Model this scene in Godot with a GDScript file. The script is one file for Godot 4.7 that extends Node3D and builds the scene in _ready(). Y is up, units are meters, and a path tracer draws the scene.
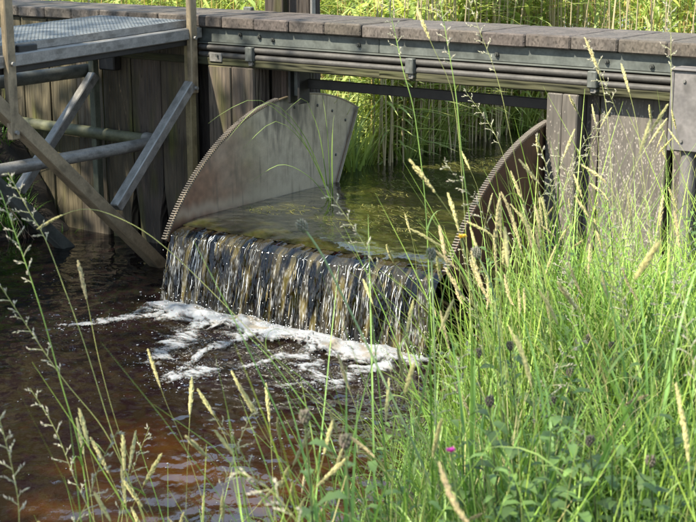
extends Node3D
# A tilting weir under a plank footbridge, seen from the grassy bank downstream.
# x runs along the bridge, z downstream, y = 0 is the top of the deck's front edge.

const POND := -0.82      # water level above the weir
const POOL := -1.15      # water level below it
const HINGE := Vector2(-0.2, -1.43)   # z, y of the weir's hinge
const REACH := 1.066     # radius of its side plates

var rng := RandomNumberGenerator.new()
var noise := FastNoiseLite.new()
var taken := {}
var M := {}
var meshes := {}


class MB:                # collects triangles for one mesh
	var v := PackedVector3Array()
	var n := PackedVector3Array()
	var t := PackedVector2Array()
	var c := PackedColorArray()
	var i := PackedInt32Array()
	var col := Color.WHITE

	func pv(p: Vector3, nr: Vector3, uv := Vector2.ZERO) -> int:
		v.append(p); n.append(nr); t.append(uv); c.append(col)
		return v.size() - 1

	func tri(a: int, b: int, d: int) -> void:
		var g := (v[d] - v[a]).cross(v[b] - v[a])
		if g.dot(n[a] + n[b] + n[d]) < 0.0:
			i.append(a); i.append(d); i.append(b)
		else:
			i.append(a); i.append(b); i.append(d)

	func quad(a: Vector3, b: Vector3, d: Vector3, e: Vector3, nr: Vector3, ua := Vector2.ZERO, ub := Vector2.ZERO, ud := Vector2.ZERO, ue := Vector2.ZERO) -> void:
		var k := pv(a, nr, ua)
		pv(b, nr, ub); pv(d, nr, ud); pv(e, nr, ue)
		tri(k, k + 1, k + 2); tri(k, k + 2, k + 3)

	# a chamfered box; grain is the axis (0, 1, 2) along which v runs
	func box(at: Transform3D, size: Vector3, bevel := 0.003, grain := 1, uoff := 0.0) -> void:
		var h := size * 0.5
		var b := minf(bevel, minf(h.x, minf(h.y, h.z)) * 0.45)
		for ax in 3:
			var u := (ax + 1) % 3
			var w := (ax + 2) % 3
			if u == grain:
				u = w; w = grain
			for s in [-1.0, 1.0]:
				var nr := Vector3.ZERO
				nr[ax] = s
				var ps := []
				var us := []
				for q in [[-1, -1], [1, -1], [1, 1], [-1, 1]]:
					var p := Vector3.ZERO
					p[ax] = h[ax] * s
					p[u] = (h[u] - b) * q[0]
					p[w] = (h[w] - b) * q[1]
					ps.append(at * p)
					us.append(Vector2(p[u] + uoff, h[w] - p[w]))
				quad(ps[0], ps[1], ps[2], ps[3], (at.basis * nr).normalized(), us[0], us[1], us[2], us[3])
		for ax in 3:      # the twelve edges
			var u := (ax + 1) % 3
			var w := (ax + 2) % 3
			for su in [-1.0, 1.0]:
				for sw in [-1.0, 1.0]:
					var nr := Vector3.ZERO
					nr[u] = su; nr[w] = sw
					var ps := []
					for q in [[-1, 0], [1, 0], [1, 1], [-1, 1]]:
						var p := Vector3.ZERO
						p[ax] = (h[ax] - b) * q[0]
						p[u] = (h[u] - (b if q[1] == 0 else 0.0)) * su
						p[w] = (h[w] - (0.0 if q[1] == 0 else b)) * sw
						ps.append(at * p)
					quad(ps[0], ps[1], ps[2], ps[3], (at.basis * nr).normalized(), Vector2(uoff, 0.1), Vector2(uoff, 0.3), Vector2(uoff + 0.01, 0.3), Vector2(uoff + 0.01, 0.1))
		for sx in [-1.0, 1.0]:
			for sy in [-1.0, 1.0]:
				for sz in [-1.0, 1.0]:
					var nr := (at.basis * Vector3(sx, sy, sz)).normalized()
					var k := pv(at * Vector3(h.x * sx, (h.y - b) * sy, (h.z - b) * sz), nr)
					pv(at * Vector3((h.x - b) * sx, h.y * sy, (h.z - b) * sz), nr)
					pv(at * Vector3((h.x - b) * sx, (h.y - b) * sy, h.z * sz), nr)
					tri(k, k + 1, k + 2)

	# a box laid from a to b, w wide (along side) and d deep
	func bar(a: Vector3, b: Vector3, side: Vector3, w: float, d: float, bevel := 0.003, uoff := 0.0) -> void:
		var y := (b - a).normalized()
		var z := side.cross(y).normalized()
		var x := y.cross(z)
		box(Transform3D(Basis(x, y, z), (a + b) * 0.5), Vector3(w, a.distance_to(b), d), bevel, 1, uoff)

	func tube(p: PackedVector3Array, r: PackedFloat32Array, sides := 8, cap := true, flat := 1.0) -> void:
		var m := p.size()
		var f := (p[1] - p[0]).normalized()
		var x := (f.cross(Vector3.UP) if absf(f.y) < 0.9 else f.cross(Vector3.RIGHT)).normalized()
		var base := v.size()
		var along := 0.0
		for k in m:
			var g := (p[mini(k + 1, m - 1)] - p[maxi(k - 1, 0)]).normalized()
			x = (x - g * x.dot(g)).normalized()
			var y := g.cross(x)
			if k > 0:
				along += p[k].distance_to(p[k - 1])
			for s in sides + 1:
				var a := TAU * s / sides
				var nr := x * cos(a) + y * sin(a)
				pv(p[k] + x * cos(a) * r[k] + y * sin(a) * r[k] * flat, nr, Vector2(a * r[k] + 0.2, along))
		for k in m - 1:
			for s in sides:
				var q := base + k * (sides + 1) + s
				tri(q, q + 1, q + sides + 2)
				tri(q, q + sides + 2, q + sides + 1)
		if cap:
			for e in [0, m - 1]:
				var nr := (p[1] - p[0]).normalized() * -1.0 if e == 0 else (p[m - 1] - p[m - 2]).normalized()
				var o := pv(p[e], nr)
				for s in sides + 1:
					pv(v[base + e * (sides + 1) + s], nr)
				for s in sides:
					tri(o, o + 1 + s, o + 2 + s)

	# a folded grass blade along p, w wide at each point, side = its width's direction
	func blade(p: PackedVector3Array, w: PackedFloat32Array, side: Vector3, c0: Color, c1: Color, fold := 0.35) -> void:
		var m := p.size()
		var base := v.size()
		for k in m:
			var g := (p[mini(k + 1, m - 1)] - p[maxi(k - 1, 0)]).normalized()
			var s := (side - g * side.dot(g)).normalized()
			var nr := s.cross(g).normalized()
			col = c0.lerp(c1, float(k) / (m - 1))
			pv(p[k] - s * w[k] * 0.5 + nr * w[k] * fold * 0.5, (nr + s * fold).normalized())
			pv(p[k], nr)
			pv(p[k] + s * w[k] * 0.5 + nr * w[k] * fold * 0.5, (nr - s * fold).normalized())
		for k in m - 1:
			var q := base + k * 3
			for e in 2:
				tri(q + e, q + e + 1, q + e + 4)
				tri(q + e, q + e + 4, q + e + 3)

	# a small spindle (spikelet, bud, drop): two cones of s sides
	func spindle(a: Vector3, b: Vector3, r: float, where := 0.4, s := 5) -> void:
		var g := (b - a).normalized()
		var x := (g.cross(Vector3.UP) if absf(g.y) < 0.9 else g.cross(Vector3.RIGHT)).normalized()
		var y := g.cross(x)
		var k := pv(a, -g)
		pv(b, g)
		for j in s:
			var nr := x * cos(TAU * j / s) + y * sin(TAU * j / s)
			pv(a.lerp(b, where) + nr * r, nr)
		for j in s:
			tri(k, k + 2 + j, k + 2 + (j + 1) % s)
			tri(k + 1, k + 2 + j, k + 2 + (j + 1) % s)

	# a flat outline pushed along d, with sides
	func extrude(o: PackedVector2Array, at: Transform3D, d: float, uvs := 1.0, uvo := Vector2.ZERO) -> void:
		var ix := Geometry2D.triangulate_polygon(o)
		var sign := 1.0 if Geometry2D.is_polygon_clockwise(o) else -1.0
		for e in [0.0, d]:
			var nr := (at.basis * Vector3(0, 0, -1.0 if e == 0.0 else 1.0)).normalized() * signf(d)
			var k := v.size()
			for q in o:
				pv(at * Vector3(q.x, q.y, e), nr, (q + uvo) * uvs)
			for j in range(0, ix.size(), 3):
				tri(k + ix[j], k + ix[j + 1], k + ix[j + 2])
		for j in o.size():
			var a := o[j]
			var b := o[(j + 1) % o.size()]
			var w := (b - a).normalized()
			var nr := (at.basis * Vector3(-w.y, w.x, 0)).normalized() * sign
			quad(at * Vector3(a.x, a.y, 0), at * Vector3(b.x, b.y, 0), at * Vector3(b.x, b.y, d), at * Vector3(a.x, a.y, d), nr, (a + uvo) * uvs, (b + uvo) * uvs, (b + uvo) * uvs + Vector2(0.02, 0), (a + uvo) * uvs + Vector2(0.02, 0))

	func mesh() -> ArrayMesh:
		var a := []
		a.resize(Mesh.ARRAY_MAX)
		a[Mesh.ARRAY_VERTEX] = v; a[Mesh.ARRAY_NORMAL] = n; a[Mesh.ARRAY_TEX_UV] = t; a[Mesh.ARRAY_COLOR] = c; a[Mesh.ARRAY_INDEX] = i
		var m := ArrayMesh.new()
		m.add_surface_from_arrays(Mesh.PRIMITIVE_TRIANGLES, a)
		return m


# ---------------------------------------------------------------- helpers

func numbered(called: String) -> String:
	if not taken.has(called):
		taken[called] = 0
		return called
	taken[called] += 1
	return "%s_%03d" % [called, taken[called]]


func put(called: String, m, material: Material, parent: Node3D = null, kind := "") -> MeshInstance3D:
	var o := MeshInstance3D.new()
	o.mesh = m.mesh() if m is MB else m
	o.material_override = material
	if parent == null:
		o.name = numbered(called)
		add_child(o)
	else:
		o.name = called
		parent.add_child(o, true)
	if kind:
		o.set_meta("kind", kind)
	return o


func tag(o: Node3D, label: String, category: String, group := "") -> Node3D:
	o.set_meta("label", label)
	o.set_meta("category", category)
	if group:
		o.set_meta("group", group)
	return o


func thing(called: String, label: String, category: String, at := Vector3.ZERO, group := "") -> Node3D:
	var o := Node3D.new()
	o.name = numbered(called)
	add_child(o)
	o.position = at
	return tag(o, label, category, group)


func many(called: String, m: Mesh, material: Material, where: Array, tints: Array, parent: Node3D = null) -> MultiMeshInstance3D:
	var mm := MultiMesh.new()
	mm.transform_format = MultiMesh.TRANSFORM_3D
	mm.use_colors = tints.size() > 0
	mm.mesh = m
	mm.instance_count = where.size()
	for k in where.size():
		mm.set_instance_transform(k, where[k])
		if tints.size():
			mm.set_instance_color(k, tints[k])
	var o := MultiMeshInstance3D.new()
	o.multimesh = mm
	o.material_override = material
	o.set_meta("kind", "stuff")
	if parent == null:
		o.name = numbered(called)
		add_child(o)
	else:
		o.name = called
		parent.add_child(o, true)
	return o


func rf(a: float, b: float) -> float:
	return rng.randf_range(a, b)


func nz(x: float, y: float, z := 0.0) -> float:     # about -1 .. 1
	return noise.get_noise_3d(x, y, z)


func lin(r: float, g: float, b: float) -> Color:    # a linear base colour
	return Color(r, g, b)


func picture(w: int, h: int, f: Callable) -> ImageTexture:
	var im := Image.create(w, h, true, Image.FORMAT_RGB8)
	for y in h:
		for x in w:
			im.set_pixel(x, y, f.call((x + 0.5) / w, (y + 0.5) / h))
	im.generate_mipmaps()
	return ImageTexture.create_from_image(im)


func surface(called: String, tex: Texture2D, rough := 0.85, uv := Vector3.ONE, metal := 0.0) -> StandardMaterial3D:
	var m := StandardMaterial3D.new()
	m.resource_name = called
	m.albedo_texture = tex
	m.roughness = rough
	m.metallic = metal
	m.uv1_scale = uv
	m.vertex_color_use_as_albedo = true
	return m


func plain(called: String, c: Color, rough := 0.8, metal := 0.0) -> StandardMaterial3D:
	var m := StandardMaterial3D.new()
	m.resource_name = called
	m.albedo_color = c.linear_to_srgb()
	m.roughness = rough
	m.metallic = metal
	m.vertex_color_use_as_albedo = true
	return m


func bumpy(m: StandardMaterial3D, freq: float, scale: float, strength := 1.0, stretch := Vector3.ONE) -> void:
	var f := FastNoiseLite.new()
	f.seed = 5
	f.noise_type = FastNoiseLite.TYPE_SIMPLEX_SMOOTH
	f.frequency = freq
	f.fractal_octaves = 4
	m.normal_enabled = true
	m.normal_scale = strength
	var im := f.get_seamless_image(512, 512)
	im.bump_map_to_normal_map(6.0)
	m.normal_texture = ImageTexture.create_from_image(im)


func ground_height(x: float, z: float) -> float:     # the grassy bank by the camera
	var s := shore(z)
	var d := x - s
	var top := lerpf(-0.98, -0.66, smoothstep(0.0, 1.7, z))
	var y := lerpf(-1.24, top, smoothstep(-0.12, 0.75, d))
	return y + 0.03 * nz(x * 3.0, z * 3.0) + 0.012 * nz(x * 11.0, z * 11.0, 4.0)


func shore(z: float) -> float:
	var pts := [[-1.0, 1.76], [0.35, 1.78], [1.0, 1.86], [1.6, 2.02], [2.0, 2.2], [2.6, 2.5], [3.3, 2.7], [4.2, 2.55], [6.0, 1.6], [12.0, 0.5]]
	for k in pts.size() - 1:
		if z < pts[k + 1][0]:
			return lerpf(pts[k][1], pts[k + 1][1], clampf((z - pts[k][0]) / (pts[k + 1][0] - pts[k][0]), 0.0, 1.0)) + 0.03 * nz(z * 5.0, 3.0)
	return 0.5


func heightfield(called: String, x0: float, x1: float, z0: float, z1: float, step: float, h: Callable, tint: Callable, material: Material, parent: Node3D = null, kind := "structure") -> MeshInstance3D:
	var b := MB.new()
	var nx := int(round((x1 - x0) / step))
	var nzz := int(round((z1 - z0) / step))
	var e := step * 0.5
	for j in nzz + 1:
		for k in nx + 1:
			var x := x0 + k * step
			var z := z0 + j * step
			b.col = tint.call(x, z)
			b.v.append(Vector3(x, h.call(x, z), z)); b.t.append(Vector2(x, z)); b.c.append(b.col); b.n.append(Vector3.UP)
	for j in nzz + 1:
		for k in nx + 1:
			var a := j * (nx + 1) + k
			var l := b.v[a - 1 if k > 0 else a]
			var r := b.v[a + 1 if k < nx else a]
			var u := b.v[a - nx - 1 if j > 0 else a]
			var d := b.v[a + nx + 1 if j < nzz else a]
			b.n[a] = Vector3(-(r.y - l.y) / maxf(r.x - l.x, e), 1.0, -(d.y - u.y) / maxf(d.z - u.z, e)).normalized()
			if j < nzz and k < nx:
				b.i.append_array([a, a + 1, a + nx + 2, a, a + nx + 2, a + nx + 1])
	return put(called, b, material, parent, kind)


func curve_points(p: PackedVector3Array, m: int) -> PackedVector3Array:    # a smooth line through p
	var c := Curve3D.new()
	for k in p.size():
		var g := (p[mini(k + 1, p.size() - 1)] - p[maxi(k - 1, 0)]) / 6.0
		c.add_point(p[k], -g, g)
	var out := PackedVector3Array()
	var total := c.get_baked_length()
	for k in m:
		out.append(c.sample_baked(total * k / (m - 1), true))
	return out


# ---------------------------------------------------------------- materials

func make_materials() -> void:
	# weathered vertical boards: dark grey brown with streaks, a little moss
	var wood := picture(384, 512, func(u, v):
		var g := 0.5 + 0.5 * nz(u * 90.0, v * 6.0, 1.0)
		var fine := 0.5 + 0.5 * nz(u * 260.0, v * 14.0, 9.0)
		var blot := 0.5 + 0.5 * nz(u * 7.0, v * 5.0, 20.0)
		var moss := smoothstep(0.56, 0.9, 0.5 + 0.5 * nz(u * 9.0, v * 3.0, 40.0)) * smoothstep(0.0, 0.25, v + 0.1)
		var k := 0.55 + 0.5 * g * fine + 0.45 * blot
		var c := Color(0.37, 0.325, 0.275) * k
		c = c.lerp(Color(0.36, 0.36, 0.16) * (0.7 + 0.5 * fine), moss * 0.75)
		return c.lerp(Color(0.13, 0.11, 0.10), smoothstep(0.70, 0.85, fine * g + 0.2 * blot)))
	M.wood = surface("weathered boards", wood, 0.9, Vector3(1.0 / 1.2, 1.0 / 1.4, 1))
	M.wood.normal_enabled = true
	M.wood.normal_texture = streak_normal(60.0, 5.0)
	M.wood.normal_scale = 0.8
	# the boards right of the weir: purplish brown flecked with pale lichen
	var flecked := picture(640, 768, func(u, v):
		var g := 0.5 + 0.5 * nz(u * 60.0, v * 7.0, 2.0)
		var blot := 0.5 + 0.5 * nz(u * 6.0, v * 5.0, 21.0)
		var c := Color(0.385, 0.36, 0.325) * (0.62 + 0.2 * g + 0.3 * blot)
		return c)
	var fim := flecked.get_image()
	for k in 26000:
		var cx := rf(0, 640)
		var cy := 768.0 * sqrt(rng.randf())
		if nz(cx * 0.012, cy * 0.009, 71.0) + 0.55 < rf(-0.3, 0.9):
			continue
		var w := rf(0.6, 1.7)
		var h := rf(1.2, 4.2)
		var slant := rf(-0.35, 0.35)
		var tone := Color(0.72, 0.675, 0.62) * rf(0.6, 1.1)
		for y in range(int(cy - h), int(cy + h) + 1):
			for x in range(int(cx - w - 2), int(cx + w + 3)):
				if x < 0 or y < 0 or x > 639 or y > 767:
					continue
				var dy := (y - cy) / h
				var dx := (x - cx - slant * (y - cy)) / w
				var f := smoothstep(1.2, 0.5, sqrt(dx * dx + dy * dy) + 0.4 * nz(x * 0.3, y * 0.2, 5.0))
				if f > 0.0:
					fim.set_pixel(x, y, fim.get_pixel(x, y).lerp(tone, f * 0.72))
	fim.generate_mipmaps()
	flecked = ImageTexture.create_from_image(fim)
	M.flecked = surface("flecked boards", flecked, 0.85, Vector3(1.0 / 1.0, 1.0 / 1.4, 1))
	M.flecked.normal_enabled = true
	M.flecked.normal_texture = streak_normal(40.0, 6.0)
	M.flecked.normal_scale = 0.5
	# the deck's planks
	var deck := picture(384, 384, func(u, v):
		var g := 0.5 + 0.5 * nz(u * 70.0, v * 9.0, 3.0)
		var fine := 0.5 + 0.5 * nz(u * 190.0, v * 40.0, 13.0)
		var blot := 0.5 + 0.5 * nz(u * 8.0, v * 8.0, 24.0)
		var c := Color(0.345, 0.312, 0.278) * (0.62 + 0.16 * g + 0.40 * blot)
		c = c.lerp(Color(0.72, 0.70, 0.66), smoothstep(0.68, 0.8, fine) * 0.2)
		return c.lerp(Color(0.2, 0.18, 0.15), smoothstep(0.62, 0.8, 0.5 + 0.5 * nz(u * 40.0, v * 40.0, 44.0)) * 0.7))
	M.deck = surface("deck planks", deck, 0.88, Vector3(1.2, 1.2, 1))
	M.deck.normal_enabled = true
	M.deck.normal_texture = streak_normal(50.0, 20.0)
	M.deck.normal_scale = 0.35
	# galvanised steel, dull, with dark runs
	var steel := picture(384, 384, func(u, v):
		var sp := 0.5 + 0.5 * nz(u * 60.0, v * 60.0, 5.0)
		var blot := 0.5 + 0.5 * nz(u * 9.0, v * 9.0, 26.0)
		var run := smoothstep(0.55, 0.85, 0.5 + 0.5 * nz(u * 14.0, v * 8.0, 46.0))
		var c := Color(0.53, 0.515, 0.485) * (0.7 + 0.2 * sp + 0.3 * blot)
		return c.lerp(Color(0.26, 0.25, 0.22), run * 0.4))
	M.steel = surface("galvanised steel", steel, 0.5, Vector3(1.5, 1.5, 1), 0.35)
	M.steel_dark = surface("dull steel", steel, 0.6, Vector3(1.1, 1.1, 1), 0.3)
	M.steel_dark.albedo_color = Color(0.74, 0.77, 0.76)
	M.steel_tan = surface("stained steel", steel, 0.6, Vector3(1.3, 1.3, 1), 0.2)
	M.steel_tan.albedo_color = Color(0.98, 0.90, 0.76)
	M.black_steel = surface("dark painted steel", steel, 0.6, Vector3(1.1, 1.1, 1), 0.1)
	M.black_steel.albedo_color = Color(0.33, 0.32, 0.30)
	M.grating = surface("grating bars", steel, 0.42, Vector3(1.5, 1.5, 1), 0.35)
	M.grating.albedo_color = Color(0.9, 0.95, 1.0)
	M.conduit = surface("conduit", steel, 0.65, Vector3(1.0, 1.0, 1), 0.2)
	M.conduit.albedo_color = Color(0.58, 0.57, 0.56)
	M.steel_green = surface("mossy steel", steel, 0.6, Vector3(1.2, 1.2, 1), 0.1)
	M.steel_green.albedo_color = Color(0.72, 0.74, 0.58)
	M.cover = surface("sheet cover", steel, 0.6, Vector3(0.9, 0.9, 1), 0.0)
	M.cover.albedo_color = Color(0.80, 0.785, 0.80)
	M.bubble_dull = plain("lichen crust", Color.WHITE, 0.95)
	# the gate's side plates: grey sheet, reddish brown towards the lip, sooty at the top
	var sheet := picture(640, 512, func(u, v):
		var z: float = -0.78 + 1.6 * u
		var y: float = -1.5 + 1.2 * v
		var sp := 0.5 + 0.5 * nz(u * 34.0, v * 26.0, 6.0)
		var blot := 0.5 + 0.5 * nz(u * 5.0, v * 4.0, 27.0)
		var fine := 0.5 + 0.5 * nz(u * 170.0, v * 130.0, 28.0)
		var c := Color(0.66, 0.625, 0.555) * (0.78 + 0.12 * sp + 0.12 * blot + 0.1 * fine)
		var lip_brown := smoothstep(0.78, 0.05, Vector2(z - 0.66, y + 0.82).length() + 0.10 * nz(u * 8.0, v * 8.0, 48.0))
		c = c.lerp(Color(0.44, 0.315, 0.235) * (0.75 + 0.4 * sp), lip_brown * 0.9)
		var line := smoothstep(0.05, 0.0, absf(y + 0.79 + 0.015 * nz(u * 20.0, 2.0, 1.0)) ) * 0.6
		c = c.lerp(Color(0.66, 0.62, 0.54), line)
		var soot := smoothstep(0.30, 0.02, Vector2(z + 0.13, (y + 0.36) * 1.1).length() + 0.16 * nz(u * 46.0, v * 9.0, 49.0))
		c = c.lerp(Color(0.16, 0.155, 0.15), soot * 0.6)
		var run := smoothstep(0.6, 0.85, 0.5 + 0.5 * nz(u * 60.0, v * 4.0, 50.0))
		return c.lerp(Color(0.33, 0.31, 0.27), run * 0.35))
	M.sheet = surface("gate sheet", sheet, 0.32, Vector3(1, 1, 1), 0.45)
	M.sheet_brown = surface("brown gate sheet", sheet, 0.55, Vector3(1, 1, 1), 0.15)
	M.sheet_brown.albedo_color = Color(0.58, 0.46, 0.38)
	M.rack = plain("toothed rim", lin(0.115, 0.095, 0.072), 0.6, 0.1)
	# soil
	var soil := picture(256, 256, func(u, v):
		var a := 0.5 + 0.5 * nz(u * 30.0, v * 30.0, 7.0)
		var b := 0.5 + 0.5 * nz(u * 90.0, v * 90.0, 17.0)
		return Color(0.23, 0.19, 0.14) * (0.5 + 0.5 * a + 0.4 * b))
	M.soil = surface("soil", soil, 0.95, Vector3(0.8, 0.8, 1))
	# water
	M.pond = plain("peaty water", Color.WHITE, 0.03)
	M.pond.metallic_specular = 0.5
	bumpy(M.pond, 0.02, 1.0, 0.11)
	M.pond.uv1_scale = Vector3(2.2, 2.2, 1)
	M.pool = plain("dark peaty water", Color.WHITE, 0.04)
	bumpy(M.pool, 0.018, 1.0, 0.06)
	M.pool.uv1_scale = Vector3(2.0, 2.0, 1)
	M.fall = plain("falling water", Color.WHITE, 0.10)
	M.fall.metallic_specular = 0.5
	M.strand = plain("water strands", Color.WHITE, 0.08)
	M.strand.metallic_specular = 0.7
	M.foam = plain("foam", Color.WHITE, 0.55)
	M.foam.subsurf_scatter_enabled = true
	M.foam.subsurf_scatter_strength = 0.15
	bumpy(M.foam, 0.05, 1.0, 0.45)
	M.foam.transparency = BaseMaterial3D.TRANSPARENCY_ALPHA
	M.foam.uv1_scale = Vector3(7, 7, 1)
	M.bubble = plain("bubbles", Color.WHITE, 0.1)
	# plants: thin leaves let some light through
	M.leaf = plain("grass leaves", Color.WHITE, 0.5)
	M.leaf.backlight_enabled = true
	M.leaf.backlight = Color(0.75, 0.75, 0.6)
	M.reed = plain("reed leaves", Color.WHITE, 0.5)
	M.reed.backlight_enabled = true
	M.reed.backlight = Color(0.95, 0.95, 0.8)
	M.straw = plain("seed heads", Color.WHITE, 0.75)
	M.straw.backlight_enabled = true
	M.straw.backlight = Color(0.6, 0.6, 0.5)
	M.bark = plain("bark", lin(0.10, 0.08, 0.06), 0.95)


func streak_normal(fx: float, fy: float) -> ImageTexture:
	var im := Image.create(256, 256, false, Image.FORMAT_RGB8)
	for y in 256:
		for x in 256:
			var g := 0.5 + 0.5 * nz(x / 256.0 * fx, y / 256.0 * fy, 80.0)
			im.set_pixel(x, y, Color(g, g, g))
	im.bump_map_to_normal_map(5.0)
	return ImageTexture.create_from_image(im)


func _ready() -> void:
	# camera
	var cam := Camera3D.new()
	cam.name = "camera"
	add_child(cam)
	cam.position = Vector3(4.2655, 0.4375, 4.8493)
	cam.rotation = Vector3(-0.24471, 0.62881, 0.0)
	var lens := CameraAttributesPhysical.new()
	lens.frustum_focal_length = 62.92
	lens.frustum_focus_distance = 5.6
	lens.exposure_aperture = 14.0
	lens.frustum_near = 0.05
	lens.frustum_far = 300.0
	cam.attributes = lens
	cam.keep_aspect = Camera3D.KEEP_HEIGHT
	cam.fov = 21.597
	cam.near = 0.05
	cam.far = 300.0
	cam.current = true
	# sky and exposure
	var env := Environment.new()
	var sky_mat := ProceduralSkyMaterial.new()
	sky_mat.sky_top_color = Color(0.53, 0.62, 0.73)
	sky_mat.sky_horizon_color = Color(0.86, 0.88, 0.90)
	sky_mat.sky_curve = 0.12
	sky_mat.ground_bottom_color = Color(0.12, 0.12, 0.08)
	sky_mat.ground_horizon_color = Color(0.35, 0.36, 0.30)
	sky_mat.sky_energy_multiplier = 1.1
	env.background_mode = Environment.BG_SKY
	env.sky = Sky.new()
	env.sky.sky_material = sky_mat
	env.tonemap_mode = Environment.TONE_MAPPER_LINEAR
	env.tonemap_exposure = 2.65
	env.sdfgi_enabled = true
	env.ssao_enabled = true
	env.ssil_enabled = true
	var we := WorldEnvironment.new()
	we.name = "sky"
	we.environment = env
	add_child(we)
	# sun: high, from downstream and the left
	var sun := DirectionalLight3D.new()
	sun.name = "sun"
	add_child(sun)
	sun.look_at_from_position(Vector3.ZERO, -Vector3(-0.22, 0.76, 0.61), Vector3.UP)
	sun.light_energy = 1.6
	sun.light_color = Color(1.0, 0.975, 0.92)
	sun.light_angular_distance = 0.5
	sun.shadow_enabled = true

	rng.seed = 4711
	noise.seed = 12
	noise.noise_type = FastNoiseLite.TYPE_SIMPLEX_SMOOTH
	noise.frequency = 1.0
	noise.fractal_type = FastNoiseLite.FRACTAL_FBM
	noise.fractal_octaves = 2
	make_materials()
	build_ground()
	build_water()
	build_walls()
	build_weir()
	build_bridge()
	build_platform()
	build_cabinet()
	build_waterfall()
	build_foam()
	build_reeds()
	build_trees()
	build_bank_plants()


# ---------------------------------------------------------------- ground and water

func build_ground() -> void:
	var coarse := func(x: float, z: float) -> float:
		var y := -0.62 + 0.06 * nz(x * 0.3, z * 0.3)
		var in_pond := smoothstep(-9.0, -6.5, x) * smoothstep(9.0, 6.5, x) * smoothstep(-13.5, -11.5, z) * (1.0 if z < 0.0 else 0.0)
		var in_pool := 1.0 if z >= -1.0 and z < 11.0 and x > -8.0 and x < 9.0 else 0.0
		return lerpf(y, -1.9, maxf(in_pond, in_pool))
	var t1 := func(x: float, z: float) -> Color: return lin(0.5, 0.62, 0.3) * (0.8 + 0.3 * nz(x * 0.7, z * 0.7))
	heightfield("ground", -60, 60, -70, 40, 1.0, coarse, t1, M.soil)
	var t2 := func(x: float, z: float) -> Color: return lin(0.6, 0.55, 0.4) * (0.8 + 0.4 * nz(x * 5.0, z * 5.0))
	heightfield("grassy_bank", 1.6, 9.2, 0.0, 11.2, 0.08, ground_height, t2, M.soil)
	var lb := func(x: float, z: float) -> float:
		var d := -0.86 - x + 0.10 * nz(z * 4.0, 1.0) - 0.06 * z
		var y := lerpf(-1.3, -0.36, smoothstep(0.0, 1.05, d)) + 0.07 * nz(x * 5.0, z * 5.0, 3.0) + 0.035 * nz(x * 17.0, z * 17.0, 6.0)
		return y
	var t3 := func(x: float, z: float) -> Color: return lin(0.55, 0.55, 0.5) * (0.8 + 0.5 * nz(x * 9.0, z * 9.0))
	heightfield("far_left_bank", -8.2, -0.6, 3.0, 11.0, 0.25, lb, t3, M.soil)
	heightfield("left_bank", -8.2, -0.6, 0.0, 3.0, 0.05, lb, t3, M.soil)
	# roots hanging out of the left bank
	var b := MB.new()
	for k in 70:
		var x := rf(-1.5, -0.95)
		var z := rf(0.1, 1.2)
		var y: float = lb.call(x, z) + 0.02
		var p := PackedVector3Array()
		var r := PackedFloat32Array()
		var dx := rf(0.05, 0.16)
		for j in 6:
			p.append(Vector3(x + dx * j / 3.0 + 0.02 * nz(k * 3.0, j), y + 0.02 - 0.012 * j * j + 0.02 * nz(k * 5.0, j), z + 0.04 * nz(k * 7.0, j * 0.6)))
			r.append(0.0035 - 0.0005 * j)
		b.tube(p, r, 4, false)
	put("roots", b, plain("roots", lin(0.13, 0.10, 0.07), 0.9), null, "stuff")


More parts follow.
